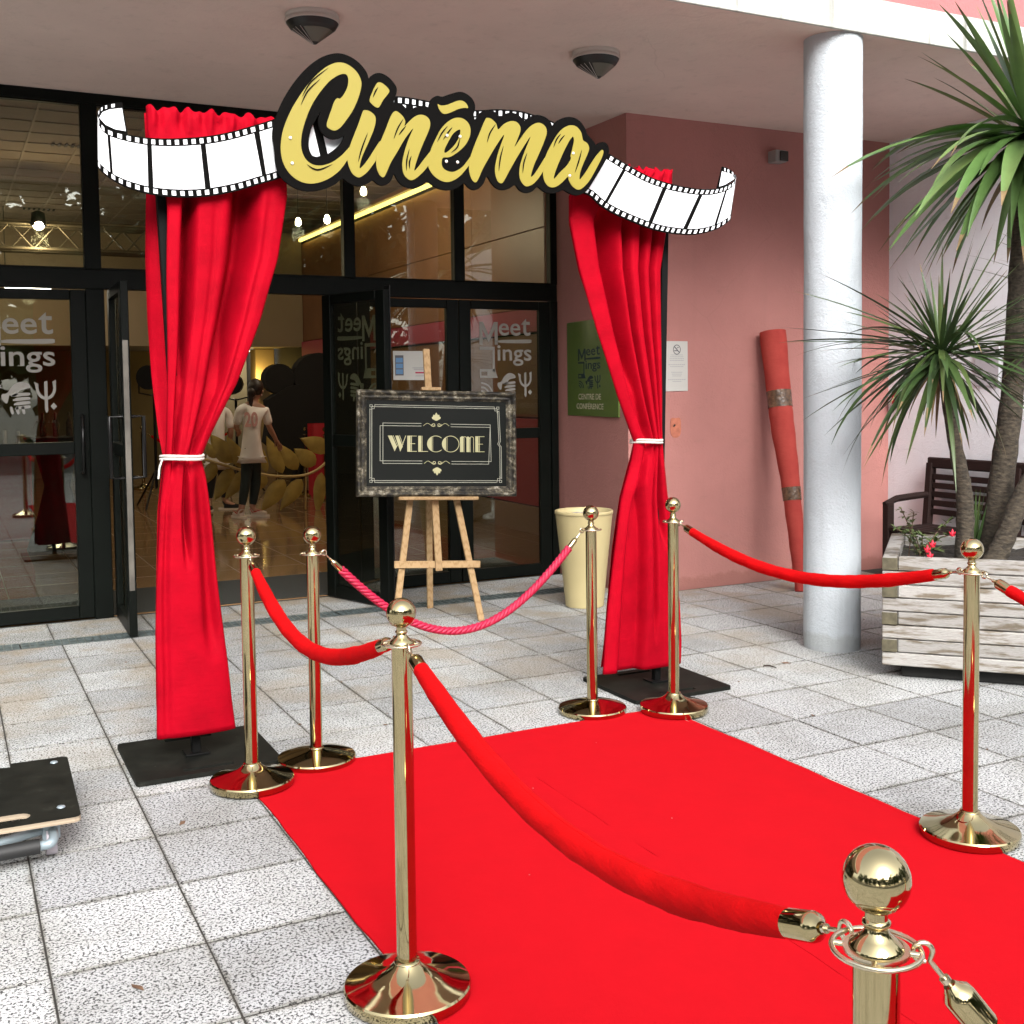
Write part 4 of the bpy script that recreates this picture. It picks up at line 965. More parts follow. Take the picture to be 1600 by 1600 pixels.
C = [(475, 682), (490, 712), (545, 735), (600, 710), (660, 635), (720, 545), (770, 430), (797, 320), (790, 260), (760, 200), (710, 150), (650, 115), (580, 105), (500, 130), (420, 185), (330, 275), (245, 385), (160, 520), (100, 650), (65, 760), (50, 870), (55, 960), (80, 1050), (130, 1130), (200, 1190), (280, 1222), (360, 1225), (440, 1205), (520, 1165), (600, 1100), (665, 1012), (700, 960), (700, 880), (620, 960), (540, 1020), (470, 1050), (400, 1060), (340, 1046), (290, 1010), (255, 950), (238, 870), (245, 770), (270, 670), (310, 560), (360, 460), (430, 360), (500, 280), (570, 230), (630, 210), (665, 225), (677, 275), (665, 340), (635, 400), (600, 440), (572, 436), (545, 470), (520, 540), (492, 620)]
I = [(810, 560), (830, 547), (870, 555), (915, 590), (930, 640), (910, 730), (860, 850), (815, 950), (790, 1020), (780, 1082), (802, 1072), (860, 1000), (930, 890), (975, 830), (990, 880), (975, 940), (930, 1015), (860, 1110), (800, 1160), (765, 1168), (720, 1140), (690, 1090), (668, 1015), (668, 960), (690, 880), (720, 800), (775, 660)]
D = [(940, 300), (955, 290), (985, 295), (1030, 330), (1055, 368), (1040, 400), (1000, 450), (965, 512), (945, 524), (915, 510), (880, 475), (873, 450), (885, 410), (915, 340)]
Nn = [(1105, 557), (1140, 568), (1180, 605), (1202, 652), (1196, 694), (1240, 650), (1290, 607), (1340, 590), (1390, 600), (1425, 635), (1432, 690), (1410, 760), (1370, 850), (1330, 950), (1300, 1040), (1285, 1105), (1310, 1088), (1370, 1010), (1440, 920), (1490, 850), (1500, 900), (1470, 985), (1415, 1060), (1380, 1105), (1330, 1155), (1285, 1187), (1250, 1195), (1210, 1170), (1185, 1130), (1175, 1070), (1180, 1000), (1205, 900), (1240, 800), (1275, 715), (1200, 810), (1130, 930), (1070, 1030), (1030, 1120), (1010, 1160), (990, 1167), (960, 1140), (938, 1080), (933, 1020), (940, 960), (960, 870), (985, 810), (1030, 700), (1070, 600)]
Ee = [(385, 320), (430, 335), (465, 375), (475, 430), (460, 490), (420, 550), (360, 600), (310, 628), (262, 632), (250, 660), (252, 695), (270, 722), (305, 740), (345, 742), (390, 720), (430, 685), (480, 615), (530, 540), (548, 560), (522, 620), (465, 690), (430, 735), (390, 778), (340, 810), (290, 823), (240, 810), (190, 775), (160, 735), (145, 695), (150, 620), (175, 545), (215, 460), (250, 400), (300, 350), (345, 325)]
Eh = [(395, 415), (390, 460), (360, 520), (320, 565), (285, 592), (270, 590), (275, 560), (300, 510), (335, 450), (370, 420)]
Ac = [(218, 215), (245, 225), (290, 220), (340, 200), (385, 186), (420, 192), (445, 215), (455, 245), (430, 243), (380, 252), (330, 275), (285, 290), (255, 285), (230, 255)]
Mm = [(610, 322), (640, 332), (675, 368), (690, 412), (735, 370), (790, 347), (835, 355), (862, 390), (862, 430), (840, 490), (817, 550), (860, 490), (910, 420), (960, 375), (1010, 360), (1055, 385), (1070, 430), (1055, 490), (1010, 600), (970, 690), (945, 778), (970, 765), (1020, 690), (1062, 625), (1070, 680), (1040, 740), (1000, 800), (960, 840), (915, 857), (885, 840), (862, 800), (855, 750), (865, 680), (895, 590), (943, 467), (880, 560), (820, 660), (770, 750), (735, 815), (715, 833), (690, 820), (672, 780), (665, 730), (672, 670), (695, 580), (738, 452), (680, 530), (620, 630), (570, 720), (535, 800), (515, 825), (490, 810), (468, 760), (462, 700), (470, 640), (500, 550), (545, 440), (590, 335)]
Aa = [(1255, 380), (1300, 390), (1335, 430), (1348, 480), (1355, 500), (1385, 520), (1400, 560), (1385, 610), (1350, 690), (1330, 750), (1325, 800), (1345, 785), (1390, 720), (1440, 640), (1480, 590), (1500, 572), (1512, 585), (1500, 630), (1460, 710), (1410, 800), (1370, 850), (1330, 880), (1300, 878), (1265, 850), (1240, 805), (1235, 780), (1190, 825), (1150, 855), (1110, 865), (1075, 850), (1050, 810), (1040, 750), (1045, 690), (1065, 610), (1110, 520), (1160, 440), (1210, 395)]
Ah = [(1275, 470), (1282, 500), (1270, 560), (1255, 620), (1258, 640), (1230, 690), (1180, 740), (1135, 790), (1125, 795), (1130, 760), (1160, 680), (1200, 590), (1240, 510), (1265, 475)]
for k, (nm, d_, lps) in enumerate((('letter', A_, [C]), ('letter', A_, [I]), ('letter_dot', A_, [D]), ('letter', A_, [Nn]), ('letter', B_, [Ee, Eh]), ('accent', B_, [Ac]), ('letter', B_, [Mm]), ('letter', B_, [Aa, Ah]))):
    part(nm, MB().poly([wl(smooth(cv(l, d_), 3), YB) for l in lps], .0004, .0020+.0005*(k % 4), XZ(YB)), M['sign_gold'], sg)
# dark brush slits in the script
def slit(d_, a, b, c, w_):
    pts = smooth([a, b, c], 5, False); n = len(pts); lp = []
    for sgn in (1, -1):
        rng = range(n) if sgn == 1 else range(n-1, -1, -1)
        for i in rng:
            p, q = pts[max(0, i-1)], pts[min(n-1, i+1)]; dx, dy = q[0]-p[0], q[1]-p[1]; l = math.hypot(dx, dy)
            ww_ = w_*math.sin(math.pi*(i+.15)/(n-.7)); lp.append((pts[i][0]-sgn*dy/l*ww_, pts[i][1]+sgn*dx/l*ww_))
    part('brush_slit', MB().poly([wl(cv(lp, d_), YB)], .0044, .0049, XZ(YB)), M['sign_black'], sg)
for q in (((490, 155), (330, 285), (245, 425)), ((415, 258), (300, 370), (235, 500)), ((290, 1050), (390, 1100), (530, 1048)), ((950, 335), (925, 375), (902, 430)), ((855, 755), (800, 900), (765, 1030)), ((1185, 625), (1130, 720), (1095, 815)), ((1210, 690), (1170, 740), (1140, 780)), ((1240, 905), (1215, 1010), (1212, 1110)), ((1258, 970), (1240, 1030), (1242, 1095))): slit(A_, *q, 7)
for q in (((295, 385), (250, 440), (213, 510)), ((330, 395), (295, 440), (258, 495)), ((390, 480), (370, 550), (320, 595)), ((670, 370), (625, 440), (602, 515)), ((730, 540), (705, 640), (693, 740)), ((915, 595), (890, 670), (880, 755)), ((1180, 445), (1145, 490), (1120, 555)), ((1210, 455), (1180, 490), (1158, 525)), ((1342, 570), (1318, 660), (1288, 750))): slit(B_, *q, 5.5)
for x_, y_, d_ in ((147, 797, A_), (165, 1033, A_), (300, 455, B_), (402, 463, B_), (295, 658, B_), (382, 664, B_), (1287, 594, B_), (1260, 770, B_)):
    q = cv([(x_, y_)], d_)[0]; p = at(*q, Y=YG); part('bolt', MB().sphere((p.x, YB-.004, p.z), .0068, 12, 8, (1, .8, 1)), M['bolt'], sg)
for x_ in (1.9, 2.7): part('spacer', MB().box((x_-.015, YF+.0205, 2.53), (x_+.015, 4.7595, 2.59)), M['blackpole'], sg)
for x_ in (1.6, 2.3, 2.6): part('spacer', MB().box((x_-.015, YB+.0125, 2.50), (x_+.015, YF-.002, 2.53)), M['blackpole'], sg)
# ------------------------------------------------------------------ EASEL AND WELCOME BOARD
t = thing('easel', 'light pine display easel holding the framed welcome board', 'easel', (2.9, 6.9, 0))
FL, FR, FC, AP = Vector((2.571, 6.828, 0)), Vector((3.125, 6.69, 0)), Vector((3.0, 7.266, 0)), Vector((2.892, 6.985, 1.74))
def beam(mb, a, b, w_, d_, up=(0, 1, 0)):
    a = Vector(a); b = Vector(b); z = (b-a).normalized(); x = Vector(up).cross(z).normalized(); y = z.cross(x)
    R = Matrix(((x.x, y.x, z.x, a.x), (x.y, y.y, z.y, a.y), (x.z, y.z, z.z, a.z), (0, 0, 0, 1)))
    return mb.box((-w_/2, -d_/2, 0), (w_/2, d_/2, (b-a).length), .003, R)
part('leg', beam(MB(), FL, FL.lerp(AP, .84), .042, .020), M['pine'], t)
part('leg', beam(MB(), FR, FR.lerp(AP, .84), .042, .020), M['pine'], t)
part('leg', beam(MB(), FC, FC.lerp(AP, .84), .042, .020), M['pine'], t)
c0, c1 = FL.lerp(AP, .225), FR.lerp(AP, .215); dv = (c1-c0).normalized()
part('crossbar', beam(MB(), c0-dv*.06+Vector((0, -.022, 0)), c1+dv*.06+Vector((0, -.022, 0)), .022, .046, (0, 0, 1)), M['pine'], t)
ml = c0.lerp(c1, .5)
part('mast', beam(MB(), ml+Vector((0, -.045, -.04)), AP+Vector((-.03, -.055, .05)), .046, .018), M['pine'], t)
BL, BR, TL = Vector((2.36, 6.93, .842)), Vector((3.38, 6.67, .81)), Vector((2.40, 7.0, 1.528))
BW, BH = (BR-BL).length, (TL-BL).length
FRM = frame(BL, BR-BL, TL-BL)
q = FRM.to_3x3()
la, lb = FRM @ Vector((.27, -.013, .02)), FRM @ Vector((.79, -.013, .02))
part('ledge', beam(MB(), la, lb, .022, .09, q @ Vector((0, 0, 1))), M['pine'], t)
la, lb = FRM @ Vector((.42, BH+.012, .0)), FRM @ Vector((.55, BH+.012, .0))
part('top_clamp', beam(MB(), la, lb, .022, .06, q @ Vector((0, 0, 1))), M['pine'], t)
wb = thing('welcome_board', 'framed dark board reading WELCOME in art deco letters, on the easel', 'sign board', tuple(BL))
def m_frame():
    z = NT('worn_black_frame'); v = z.coords(False)
    c = z.ramp(z.noise(v, 16, 6, .72), [(.40, (.006, .005, .004)), (.50, (.030, .025, .015)), (.58, (.14, .12, .08)), (.68, (.40, .38, .32))])
    z.bump(z.noise(v, 45, 5, .65), .8, .01); return z.set(c, .5, .15, .5)
M['oldframe'] = m_frame(); M['deco_ink'] = plain('cream_gold_ink', (.36, .34, .18), .4); M['deco_line'] = plain('silver_line_ink', (.30, .30, .24), .4)
M['board'] = plain('board_dark_green', (.0032, .0045, .0034), .5, 0, .12)
FWd = .066
prof = [(0, .006), (.06, .012), (.16, .012), (.2, .022), (.32, .026), (.36, .018), (.5, .020), (.62, .032), (.75, .040), (.88, .036), (1.0, .022), (1.0, -.012)]
def side(k):
    crn = [(0, 0), (BW, 0), (BW, BH), (0, BH)]; a, b = crn[k], crn[(k+1) % 4]
    inr = [(FWd, FWd), (BW-FWd, FWd), (BW-FWd, BH-FWd), (FWd, BH-FWd)]; ia, ib = inr[k], inr[(k+1) % 4]
    rows = []
    for i in range(71):
        s_ = i/70; row = []
        for f_, h_ in prof:
            o = (lerp(a[0], b[0], s_), lerp(a[1], b[1], s_)); n_ = (lerp(ia[0], ib[0], s_), lerp(ia[1], ib[1], s_))
            cor = .012*(math.exp(-(s_/.09)**2)+math.exp(-((1-s_)/.09)**2)) if .4 < f_ < .99 else 0
            orn = .004*math.sin(s_*90)*(1 if .55 < f_ < .9 else .2)+random.uniform(-.0022, .0022)*(f_ > .1)
            row.append(tuple(FRM @ Vector((lerp(n_[0], o[0], f_), lerp(n_[1], o[1], f_), h_+(orn if h_ > 0 else 0)+cor))))
        rows.append(row)
    return MB().grid(rows)
for k in range(4): part('frame_moulding', side(k), M['oldframe'], wb)
part('panel', MB().box((FWd-.004, FWd-.004, -.01), (BW-FWd+.004, BH-FWd+.004, .004), 0, FRM), M['board'], wb)
U = lambda x: x/1500*BW; V = lambda y: (1095-y)/1045*BH
tt = [.0042]
def pz(mb, *loops):
    tt[0] += .00002; mb.poly([[(U(a), V(b)) for a, b in l] for l in loops], tt[0], tt[0]+.0003, FRM)
def line(mb, pts, w_=5, closed=False):
    P_ = pts+[pts[0]] if closed else pts
    for (x0, y0), (x1, y1) in zip(P_, P_[1:]):
        l = math.hypot(x1-x0, y1-y0)
        if l < .5: continue
        dx, dy = (x1-x0)/l*w_/2, (y1-y0)/l*w_/2
        pz(mb, [(x0-dy-dx, y0+dx-dy), (x1-dy+dx, y1+dx+dy), (x1+dy+dx, y1-dx+dy), (x0+dy-dx, y0-dx-dy)])
mb = MB()
for o in (0, 18):
    line(mb, [(125+o, 235-o*.5), (125+o, 920+o*.5)], 5); line(mb, [(1340-o*.8, 240), (1352-o*.8, 545)], 5); line(mb, [(1360-o*.8, 600), (1362-o*.8, 920)], 5); line(mb, [(1352-o*.8, 545), (1340-o*.8, 572), (1360-o*.8, 600)], 5)
    line(mb, [(170, 195+o), (1290, 200+o)], 5); line(mb, [(170, 957-o), (1310, 957-o)], 5)
for (x, y, sx, sy) in ((125, 195, 1, 1), (1340, 200, -1, 1), (125, 957, 1, -1), (1362, 957, -1, -1)):
    g_ = lambda pts: [(x+sx*a, y+sy*b) for a, b in pts]
    line(mb, g_([(0, 0), (22, 0), (22, 22), (0, 22)]), 4, True); line(mb, g_([(45, 0), (45, 18), (18, 18)]), 4); line(mb, g_([(0, 45), (18, 45), (18, 18)]), 4); line(mb, g_([(62, 18), (40, 18), (40, 40), (18, 40), (18, 62)]), 4)
for dx, dy in ((0, 26), (26, 0)):
    line(mb, [(600, 374+dy), (219+dx, 374+dy), (219+dx, 745+26-dy), (607, 745+26-dy)], 5)
    line(mb, [(880, 378+dy), (1255-26+dx if dx else 1255, 380+dy), (1262 if not dx else 1238, 748+26-dy), (887, 748+26-dy)], 5)
part('border_lines', mb, M['deco_line'], wb)
def fan(mb, cx, cy, sg_):
    for k in range(-2, 3):
        a = k*.42; L_ = (80 if k == 0 else 66 if abs(k) == 1 else 56)
        tip = (cx+L_*math.sin(a), cy-sg_*L_*math.cos(a)); e = 11
        pz(mb, [(cx-4*math.cos(a)+2*k, cy), (tip[0]-e*math.cos(a)*1.3-.30*L_*math.sin(a), tip[1]+sg_*.28*L_*math.cos(a)-e*math.sin(a)*sg_), tip, (tip[0]+e*math.cos(a)*1.3-.30*L_*math.sin(a), tip[1]+sg_*.28*L_*math.cos(a)+e*math.sin(a)*sg_), (cx+4*math.cos(a)+2*k, cy)])
mb = MB(); fan(mb, 742, 345, 1); fan(mb, 748, 808, -1)
for cx, cy in ((742, 388), (747, 762)):
    for sx in (-1, 1):
        sp = [(cx+sx*(28+(22-1.6*i*.6)*math.cos(i*.5)*.9), cy-4+(22-1.3*i)*math.sin(i*.5)*.8) for i in range(15)]; line(mb, sp, 5)
        line(mb, [(cx+sx*(10+i*11), cy+16*math.sin(i*.62+.6)) for i in range(11)], 4)
part('ornaments', mb, M['deco_ink'], wb)
def letter(draw):
    mb = MB(); draw(mb); part('letter', mb, M['deco_ink'], wb)
def Wd(mb):
    pz(mb, [(290, 497), (330, 497), (374, 606), (352, 650)]); line(mb, [(340, 497), (380, 596)], 5)
    pz(mb, [(358, 497), (388, 497), (428, 606), (404, 650)]); line(mb, [(398, 497), (430, 585)], 5); line(mb, [(404, 648), (455, 499)], 6); line(mb, [(352, 648), (374, 600)], 5)
def Ed(x):
    def f(mb):
        pz(mb, [(x, 497), (x+30, 497), (x+30, 655), (x, 655)]); line(mb, [(x+39, 499), (x+39, 653)], 6)
        for y, l in ((500, 85), (575, 70), (651, 85)): line(mb, [(x+33, y), (x+l, y)], 6)
    return f
def Ld(mb): pz(mb, [(572, 497), (600, 497), (600, 655), (572, 655)]); line(mb, [(608, 499), (608, 653)], 5); line(mb, [(603, 651), (660, 651)], 6)
def arc(cx, cy, r, a0, a1, n=28): return [(cx+r*math.cos(a0+(a1-a0)*i/n), cy+r*math.sin(a0+(a1-a0)*i/n)) for i in range(n+1)]
def Cd(mb):
    line(mb, arc(737, 576, 79, math.radians(-50), math.radians(-310)), 6); pz(mb, arc(737, 576, 76, math.radians(120), math.radians(240), 16)); line(mb, [(708, 510), (708, 642)], 4)
def Od(mb):
    line(mb, arc(876, 576, 79, 0, 2*math.pi, 40), 6); pz(mb, arc(876, 576, 76, math.radians(125), math.radians(235), 16)); line(mb, [(842, 508), (842, 644)], 4)
def Md(mb):
    pz(mb, [(965, 510), (980, 499), (996, 499), (996, 655), (965, 655)]); line(mb, [(1003, 505), (1003, 655)], 4); line(mb, arc(1010, 520, 18, math.pi, 2*math.pi, 8), 5)
    pz(mb, [(1026, 510), (1040, 499), (1056, 510), (1056, 655), (1026, 655)]); line(mb, [(1063, 515), (1063, 655)], 4); line(mb, arc(1076, 520, 18, math.pi, 2*math.pi, 8), 5); line(mb, [(1094, 520), (1094, 655)], 5)
for f_ in (Wd, Ed(470), Ld, Cd, Od, Md, Ed(1110)): letter(f_)
# ------------------------------------------------------------------ pot, signs, wall fixtures, rolled carpet
pc = (3.975, 6.80)
t = thing('flower_pot', 'tall tapered cream pot with gravel and no plant, by the pink corner', 'plant pot', (*pc, 0))
part('body', MB().lathe([[(.125, 0), (.133, .004)], [(.133, .004), (.165, .33), (.199, .645)], [(.199, .645), (.204, .648), (.204, .668), (.198, .672), (.188, .668), (.183, .58)]], 56, pc), M['pot'], t)
mb = MB(); rows = [[(pc[0]+.184*f_*math.cos(a), pc[1]+.184*f_*math.sin(a), .632+random.uniform(-.008, .012)) for a in [2*math.pi*k/24 for k in range(24)]] for f_ in (1, .8, .6, .4, .2, .02)]
part('gravel_top', mb.grid(rows, False, True), M['pot_soil'], t)
ra, rb_ = Vector((4.447, 6.96, 0)), Vector((4.53, 8.05, 0)); ud = (ra-rb_).normalized()
yl, yr = 7.95, 7.075
pt = lambda y: ra+(rb_-ra)*((y-6.96)/1.09)
GS = frame(pt(yl)+Vector((-.0, 0, 1.30)), ud, (0, 0, 1)); GW, GH = (pt(yl)-pt(yr)).length, .742
gs = thing('conference_sign', 'green conference centre panel with navy word mark on the pink return wall', 'sign', tuple(pt(yl)+Vector((0, 0, 1.30))))
part('panel', MB().box((0, 0, .004), (GW, GH, .018), .003, GS), M['green_sign'], gs)
mb = MB(); logo(mb, .235*GW, .285*GH, .44*GW, .445*GH, .0184, .0188, GS); part('word_mark', mb, M['sign_ink'], gs)
part('lettering', MB().text('CENTRE DE', .235*GW, .175*GH, .68*GW, .235*GH, .0184, .0188, GS, .006), M['sign_cream'], gs)
mb = MB(); mb.text('CONFÉRENCE', .195*GW, .075*GH, .725*GW, .148*GH, .0184, .0188, GS, .006)
part('lettering', mb, M['sign_cream'], gs)
x0, x1, z0, z1 = 4.765, 4.97, 1.488, 1.857; Mx = XZ(WY)
ns = thing('no_smoking_notice', 'white no smoking notice screwed to the pink wall beside the right curtain', 'notice', (x0, WY, z0))
part('sheet', MB().box((x0, WY-.006, z0), (x1, WY-.001, z1), .001), M['paper'], ns)
mb = MB(); cx, cz = (x0+x1)/2+.005, z1-.062
ring = lambda r: [(cx+r*.92*math.cos(a), cz+r*math.sin(a)) for a in [2*math.pi*k/28 for k in range(28)]]
mb.poly([ring(.037), ring(.031)], .0064, .007, Mx); mb.poly([[(cx-.026, cz+.020), (cx-.020, cz+.025), (cx+.026, cz-.020), (cx+.020, cz-.025)]], .0072, .0076, Mx)
mb.poly([[(cx-.024, cz-.012), (cx+.012, cz-.012), (cx+.012, cz-.005), (cx-.024, cz-.005)]], .0064, .0069, Mx); mb.poly([smooth([(cx+.0, cz+.004), (cx+.008, cz+.014), (cx+.018, cz+.012), (cx+.012, cz+.020), (cx+.002, cz+.014)], 3)], .0064, .0069, Mx)
part('pictogram', mb, M['ink'], ns)
mb = MB()
for k, (z_, wd) in enumerate(((.31, .11), (.327, .12), (.345, .13), (.362, .125), (.40, .15), (.418, .12), (.47, .10), (.487, .09), (.504, .08), (.538, .16), (.555, .08))):
    z = z1-(z_-.18)*.80; n = 9
    for i in range(n):
        a = cx-wd*.5+wd*i/n; mb.poly([[(a, z), (a+wd/n*.78, z), (a+wd/n*.78, z+.0052), (a, z+.0052)]], .0064, .0067, Mx)
part('text_lines', mb, M['ink_light'], ns)
t = thing('wall_sensor', 'small grey sensor box high on the pink wall', 'sensor', (5.78, WY, 3.26))
part('case', MB().box((5.725, WY-.10, 3.222), (5.835, WY-.001, 3.312), .006), M['greybox'], t)
part('lens', MB().box((5.760, WY-.112, 3.228), (5.838, WY-.1005, 3.304), .003), M['lamp_body'], t)
t = thing('rolled_carpet', 'faded red carpet roll bound with brown tape, leaning in front of the pink wall', 'rolled carpet', (5.62, 6.45, 0))
rp = [(5.635, 6.46, .0), (5.642, 6.50, .2), (5.652, 6.57, .55), (5.66, 6.63, .85), (5.672, 6.72, 1.2), (5.678, 6.77, 1.45), (5.683, 6.85, 1.93)]
rr = [.050, .054, .062, .072, .088, .090, .101]
rps = smooth([(*p, r) for p, r in zip(rp, rr)], 6, False)
part('roll', MB().tube([p[:3] for p in rps], [p[3]+.002*math.sin(i*1.7) for i, p in enumerate(rps)], 28, False), M['roll'], t)
mb = MB(); top_c = Vector(rps[-1][:3]); ax = (top_c-Vector(rps[-2][:3])).normalized(); u_ = ax.orthogonal().normalized(); v_ = ax.cross(u_)
sp = [top_c+(u_*math.cos(a)+v_*math.sin(a))*(.1-.0028*a)-ax*.004 for a in [k*.25 for k in range(110)]]
mb.grid([[tuple(p) for p in sp], [tuple(p-ax*.12) for p in sp]]); part('inner_windings', mb, M['roll'], t)
for i0, i1 in ((28, 30.4), (14.2, 16.2)):
    seg = []
    for k in range(5):
        f_ = lerp(i0, i1, k/4); i = min(int(f_), len(rps)-2); seg.append(tuple(lerp(a, b, f_-i) for a, b in zip(rps[i], rps[i+1])))
    part('tape_band', MB().tube([s_[:3] for s_ in seg], [s_[3]+.0032 for s_ in seg], 28, False), M['tape'], t)
a, b = at(1524, 543, X=6.98), at(1561, 603, X=6.98)
single('wall_notice', MB().box((6.972, b.y, b.z), (6.983, a.y, a.z), .001), plain('pale_grey_sheet', (.42, .41, .44), .6), 'pale grey notice sheet on the white wall behind the palm', 'notice', (6.98, a.y, b.z))
p = at(1403, 622, X=6.95)
t = thing('alarm_box', 'small red alarm box on the white wall, half hidden by palm leaves', 'alarm box', (6.98, p.y, p.z)); part('case', MB().box((6.93, p.y-.055, p.z-.05), (6.984, p.y+.055, p.z+.055), .008), M['redpanel'], t); part('button', MB().box((6.924, p.y-.02, p.z-.02), (6.9295, p.y+.02, p.z+.02), .002), M['lamp_body'], t)
# ------------------------------------------------------------------ PLANTER
C0 = Vector((4.300, 4.322, 0)); e1 = Vector((.672, -.741, 0)).normalized(); e2 = Vector((.741, .672, 0)).normalized()
PZ0, PH, PL, PD = .075, .0705, 1.02, 1.0
PR = Matrix(((e1.x, e2.x, 0, C0.x), (e1.y, e2.y, 0, C0.y), (0, 0, 1, 0), (0, 0, 0, 1)))
pl = thing('wooden_planter', 'square planter of weathered grey planks on a dark plinth', 'planter', tuple(C0+e1*.5+e2*.5))
TH = .075
for r_ in range(8):
    z0 = PZ0+r_*PH; z1 = z0+PH-.005; inset = (r_ % 2 == 1)
    jit = lambda: random.uniform(-.003, .003)
    for y0 in (0, PD-TH):
        j = jit()
        a, b = ((TH+.002, PL-TH-.002) if inset else (0, PL))
        yo = .004 if inset and y0 == 0 else -.004 if inset else 0
        part('plank', MB().box((a, y0+j+yo, z0), (b, y0+TH+j+yo, z1), .005, PR), M['plank'], pl)
    for x0 in (0, PL-TH):
        a, b = ((0, PD) if inset else (TH+.002, PD-TH-.002))
        part('plank', MB().box((x0+jit(), a-(.002 if inset else 0), z0), (x0+TH, b, z1), .005, PR), M['plank'], pl)
    if inset:
        for x0 in (0, PL-TH): part('end_grain', MB().box((x0-.0005, -.0065, z0+.001), (x0+TH, -.0024, z1-.001), .002, PR), M['endgrain'], pl)
part('plinth', MB().box((.09, .08, .0), (PL-.09, PD-.08, PZ0-.002), .01, PR), M['foot_black'], pl)
rows = [[tuple(PR @ Vector((TH*.9+(PL-1.8*TH)*i/16, TH*.9+(PD-1.8*TH)*j/16, .575+random.uniform(-.012, .016)))) for i in range(17)] for j in range(17)]
part('soil', MB().grid(rows, False), M['soil'], pl)
# ------------------------------------------------------------------ PALMS
def blade(base, dr_, length, width, droop, n=9, fold=.35, taper=.0):
    p = Vector(base); d = Vector(dr_).normalized(); st = length/n; rows = []
    side_ = d.cross(Vector((0, 0, 1)))
    side_ = side_.normalized() if side_.length > .05 else Vector((1, 0, 0))
    tw = random.uniform(-.5, .5)
    for i in range(n+1):
        s_ = i/n; w_ = width*.5*min(1, .40+2.0*s_)*max(.02, (1-s_**2.6))
        up = side_.cross(d).normalized(); sd = side_*math.cos(tw*s_)+up*math.sin(tw*s_)
        rows.append([tuple(p-sd*w_+up*w_*fold), tuple(p), tuple(p+sd*w_+up*w_*fold)])
        p = p+d*st; d = (d+Vector((0, 0, -droop*(s_*.8+.35)/n))).normalized()
    return MB().grid(rows)
def crown(parent, c, leaves, m):
    for (d, L_, w_, dr_) in leaves:
        o = part('leaf', blade(Vector(c)+Vector(d).normalized()*.03+Vector((0, 0, random.uniform(-.06, .04))), d, L_, w_, dr_), m, parent)
        o.data.materials.append(M['dead_leaf'])
        if random.random() < .55:
            for p_ in list(o.data.polygons)[-2:]: p_.material_index = 1
def dead_skirt(parent, c, n, L_, w_):
    for k in range(n):
        az = random.uniform(0, 6.28); part('leaf', blade(Vector(c)+Vector((.04*math.cos(az), .04*math.sin(az), random.uniform(-.16, -.05))), ddir(az, random.uniform(-1.1, -.5)), L_*random.uniform(.6, 1), w_*random.uniform(.5, 1), 1.6), M['dead_leaf'], parent, 'dry brown hanging leaf')
def ddir(az, el): return (math.cos(el)*math.cos(az), math.cos(el)*math.sin(az), math.sin(el))
def trunk(parent, pts, rad, name='trunk'):
    P_ = smooth([(*p, r) for p, r in zip(pts, rad)], 8, False); mb = MB()
    mb.tube([p[:3] for p in P_], [p[3]*(1+.05*math.sin(i*2.4)+random.uniform(-.03, .03)) for i, p in enumerate(P_)], 18)
    return part(name, mb, M['bark'], parent)
b1 = at(1550, 868, Y=4.25); m1 = at(1583, 600, Y=4.25); k1 = at(1592, 430, Y=4.25); c1 = at(1610, 208, Y=4.22)
big = thing('palm_tree', 'taller thick-trunked palm with broad arching leaves, at the right edge', 'palm tree', (b1.x, 4.25, .57), 'palms in the wooden planter')
trunk(big, [(b1.x, 4.25, .56), (lerp(b1.x, m1.x, .4)-.0, 4.25, .95), (m1.x, 4.25, m1.z), (k1.x, 4.25, k1.z), (c1.x, 4.22, c1.z)], [.076, .066, .058, .052, .046])
random.seed(11); lv = []
for k in range(38):   # skirt of arching leaves
    az = random.uniform(0, 2*math.pi); el = random.uniform(-.7, .3); lv.append((ddir(az, el), random.uniform(.75, 1.0), random.uniform(.055, .085), random.uniform(.6, 1.8)))
for k in range(34):   # towards the left, over the wall
    az = math.radians(random.uniform(120, 265)); el = random.uniform(-.95, .12); lv.append((ddir(az, el), random.uniform(.80, 1.08), random.uniform(.082, .122), random.uniform(.5, 1.4)))
for k in range(34):   # upright young leaves
    az = random.uniform(0, 2*math.pi); el = random.uniform(.55, 1.35); lv.append((ddir(az, el), random.uniform(.65, .95), random.uniform(.05, .07), random.uniform(.1, .55)))
crown(big, c1, lv, M['leaf_big']); dead_skirt(big, c1, 7, .6, .05)
b2 = at(1505, 866, Y=4.22); m2 = at(1492, 690, Y=4.22); c2 = at(1470, 550, Y=4.2)
sm = thing('palm_tree', 'shorter slim palm with a round crown of thin leaves, before the white wall', 'palm tree', (b2.x, 4.22, .57), 'palms in the wooden planter')
trunk(sm, [(b2.x, 4.22, .56), (b2.x+.01, 4.22, .9), (m2.x, 4.22, m2.z), (c2.x, 4.2, c2.z)], [.050, .043, .036, .030])
lv = []
for k in range(125):
    az = random.uniform(0, 2*math.pi); el = math.asin(random.uniform(-.75, .55)); lv.append((ddir(az, el), random.uniform(.50, .82), random.uniform(.024, .042), random.choice((.1, .3, .5, .8, 1.3, 2.2))))
for k in range(34):
    az = random.uniform(0, 2*math.pi); el = random.uniform(.5, 1.45); lv.append((ddir(az, el), random.uniform(.32, .66), random.uniform(.018, .028), random.uniform(.05, .35)))
crown(sm, c2, lv, M['leaf_small']); dead_skirt(sm, c2, 8, .42, .022)
b3 = at(1547, 868, Y=4.12); m3 = at(1600, 775, Y=4.05)
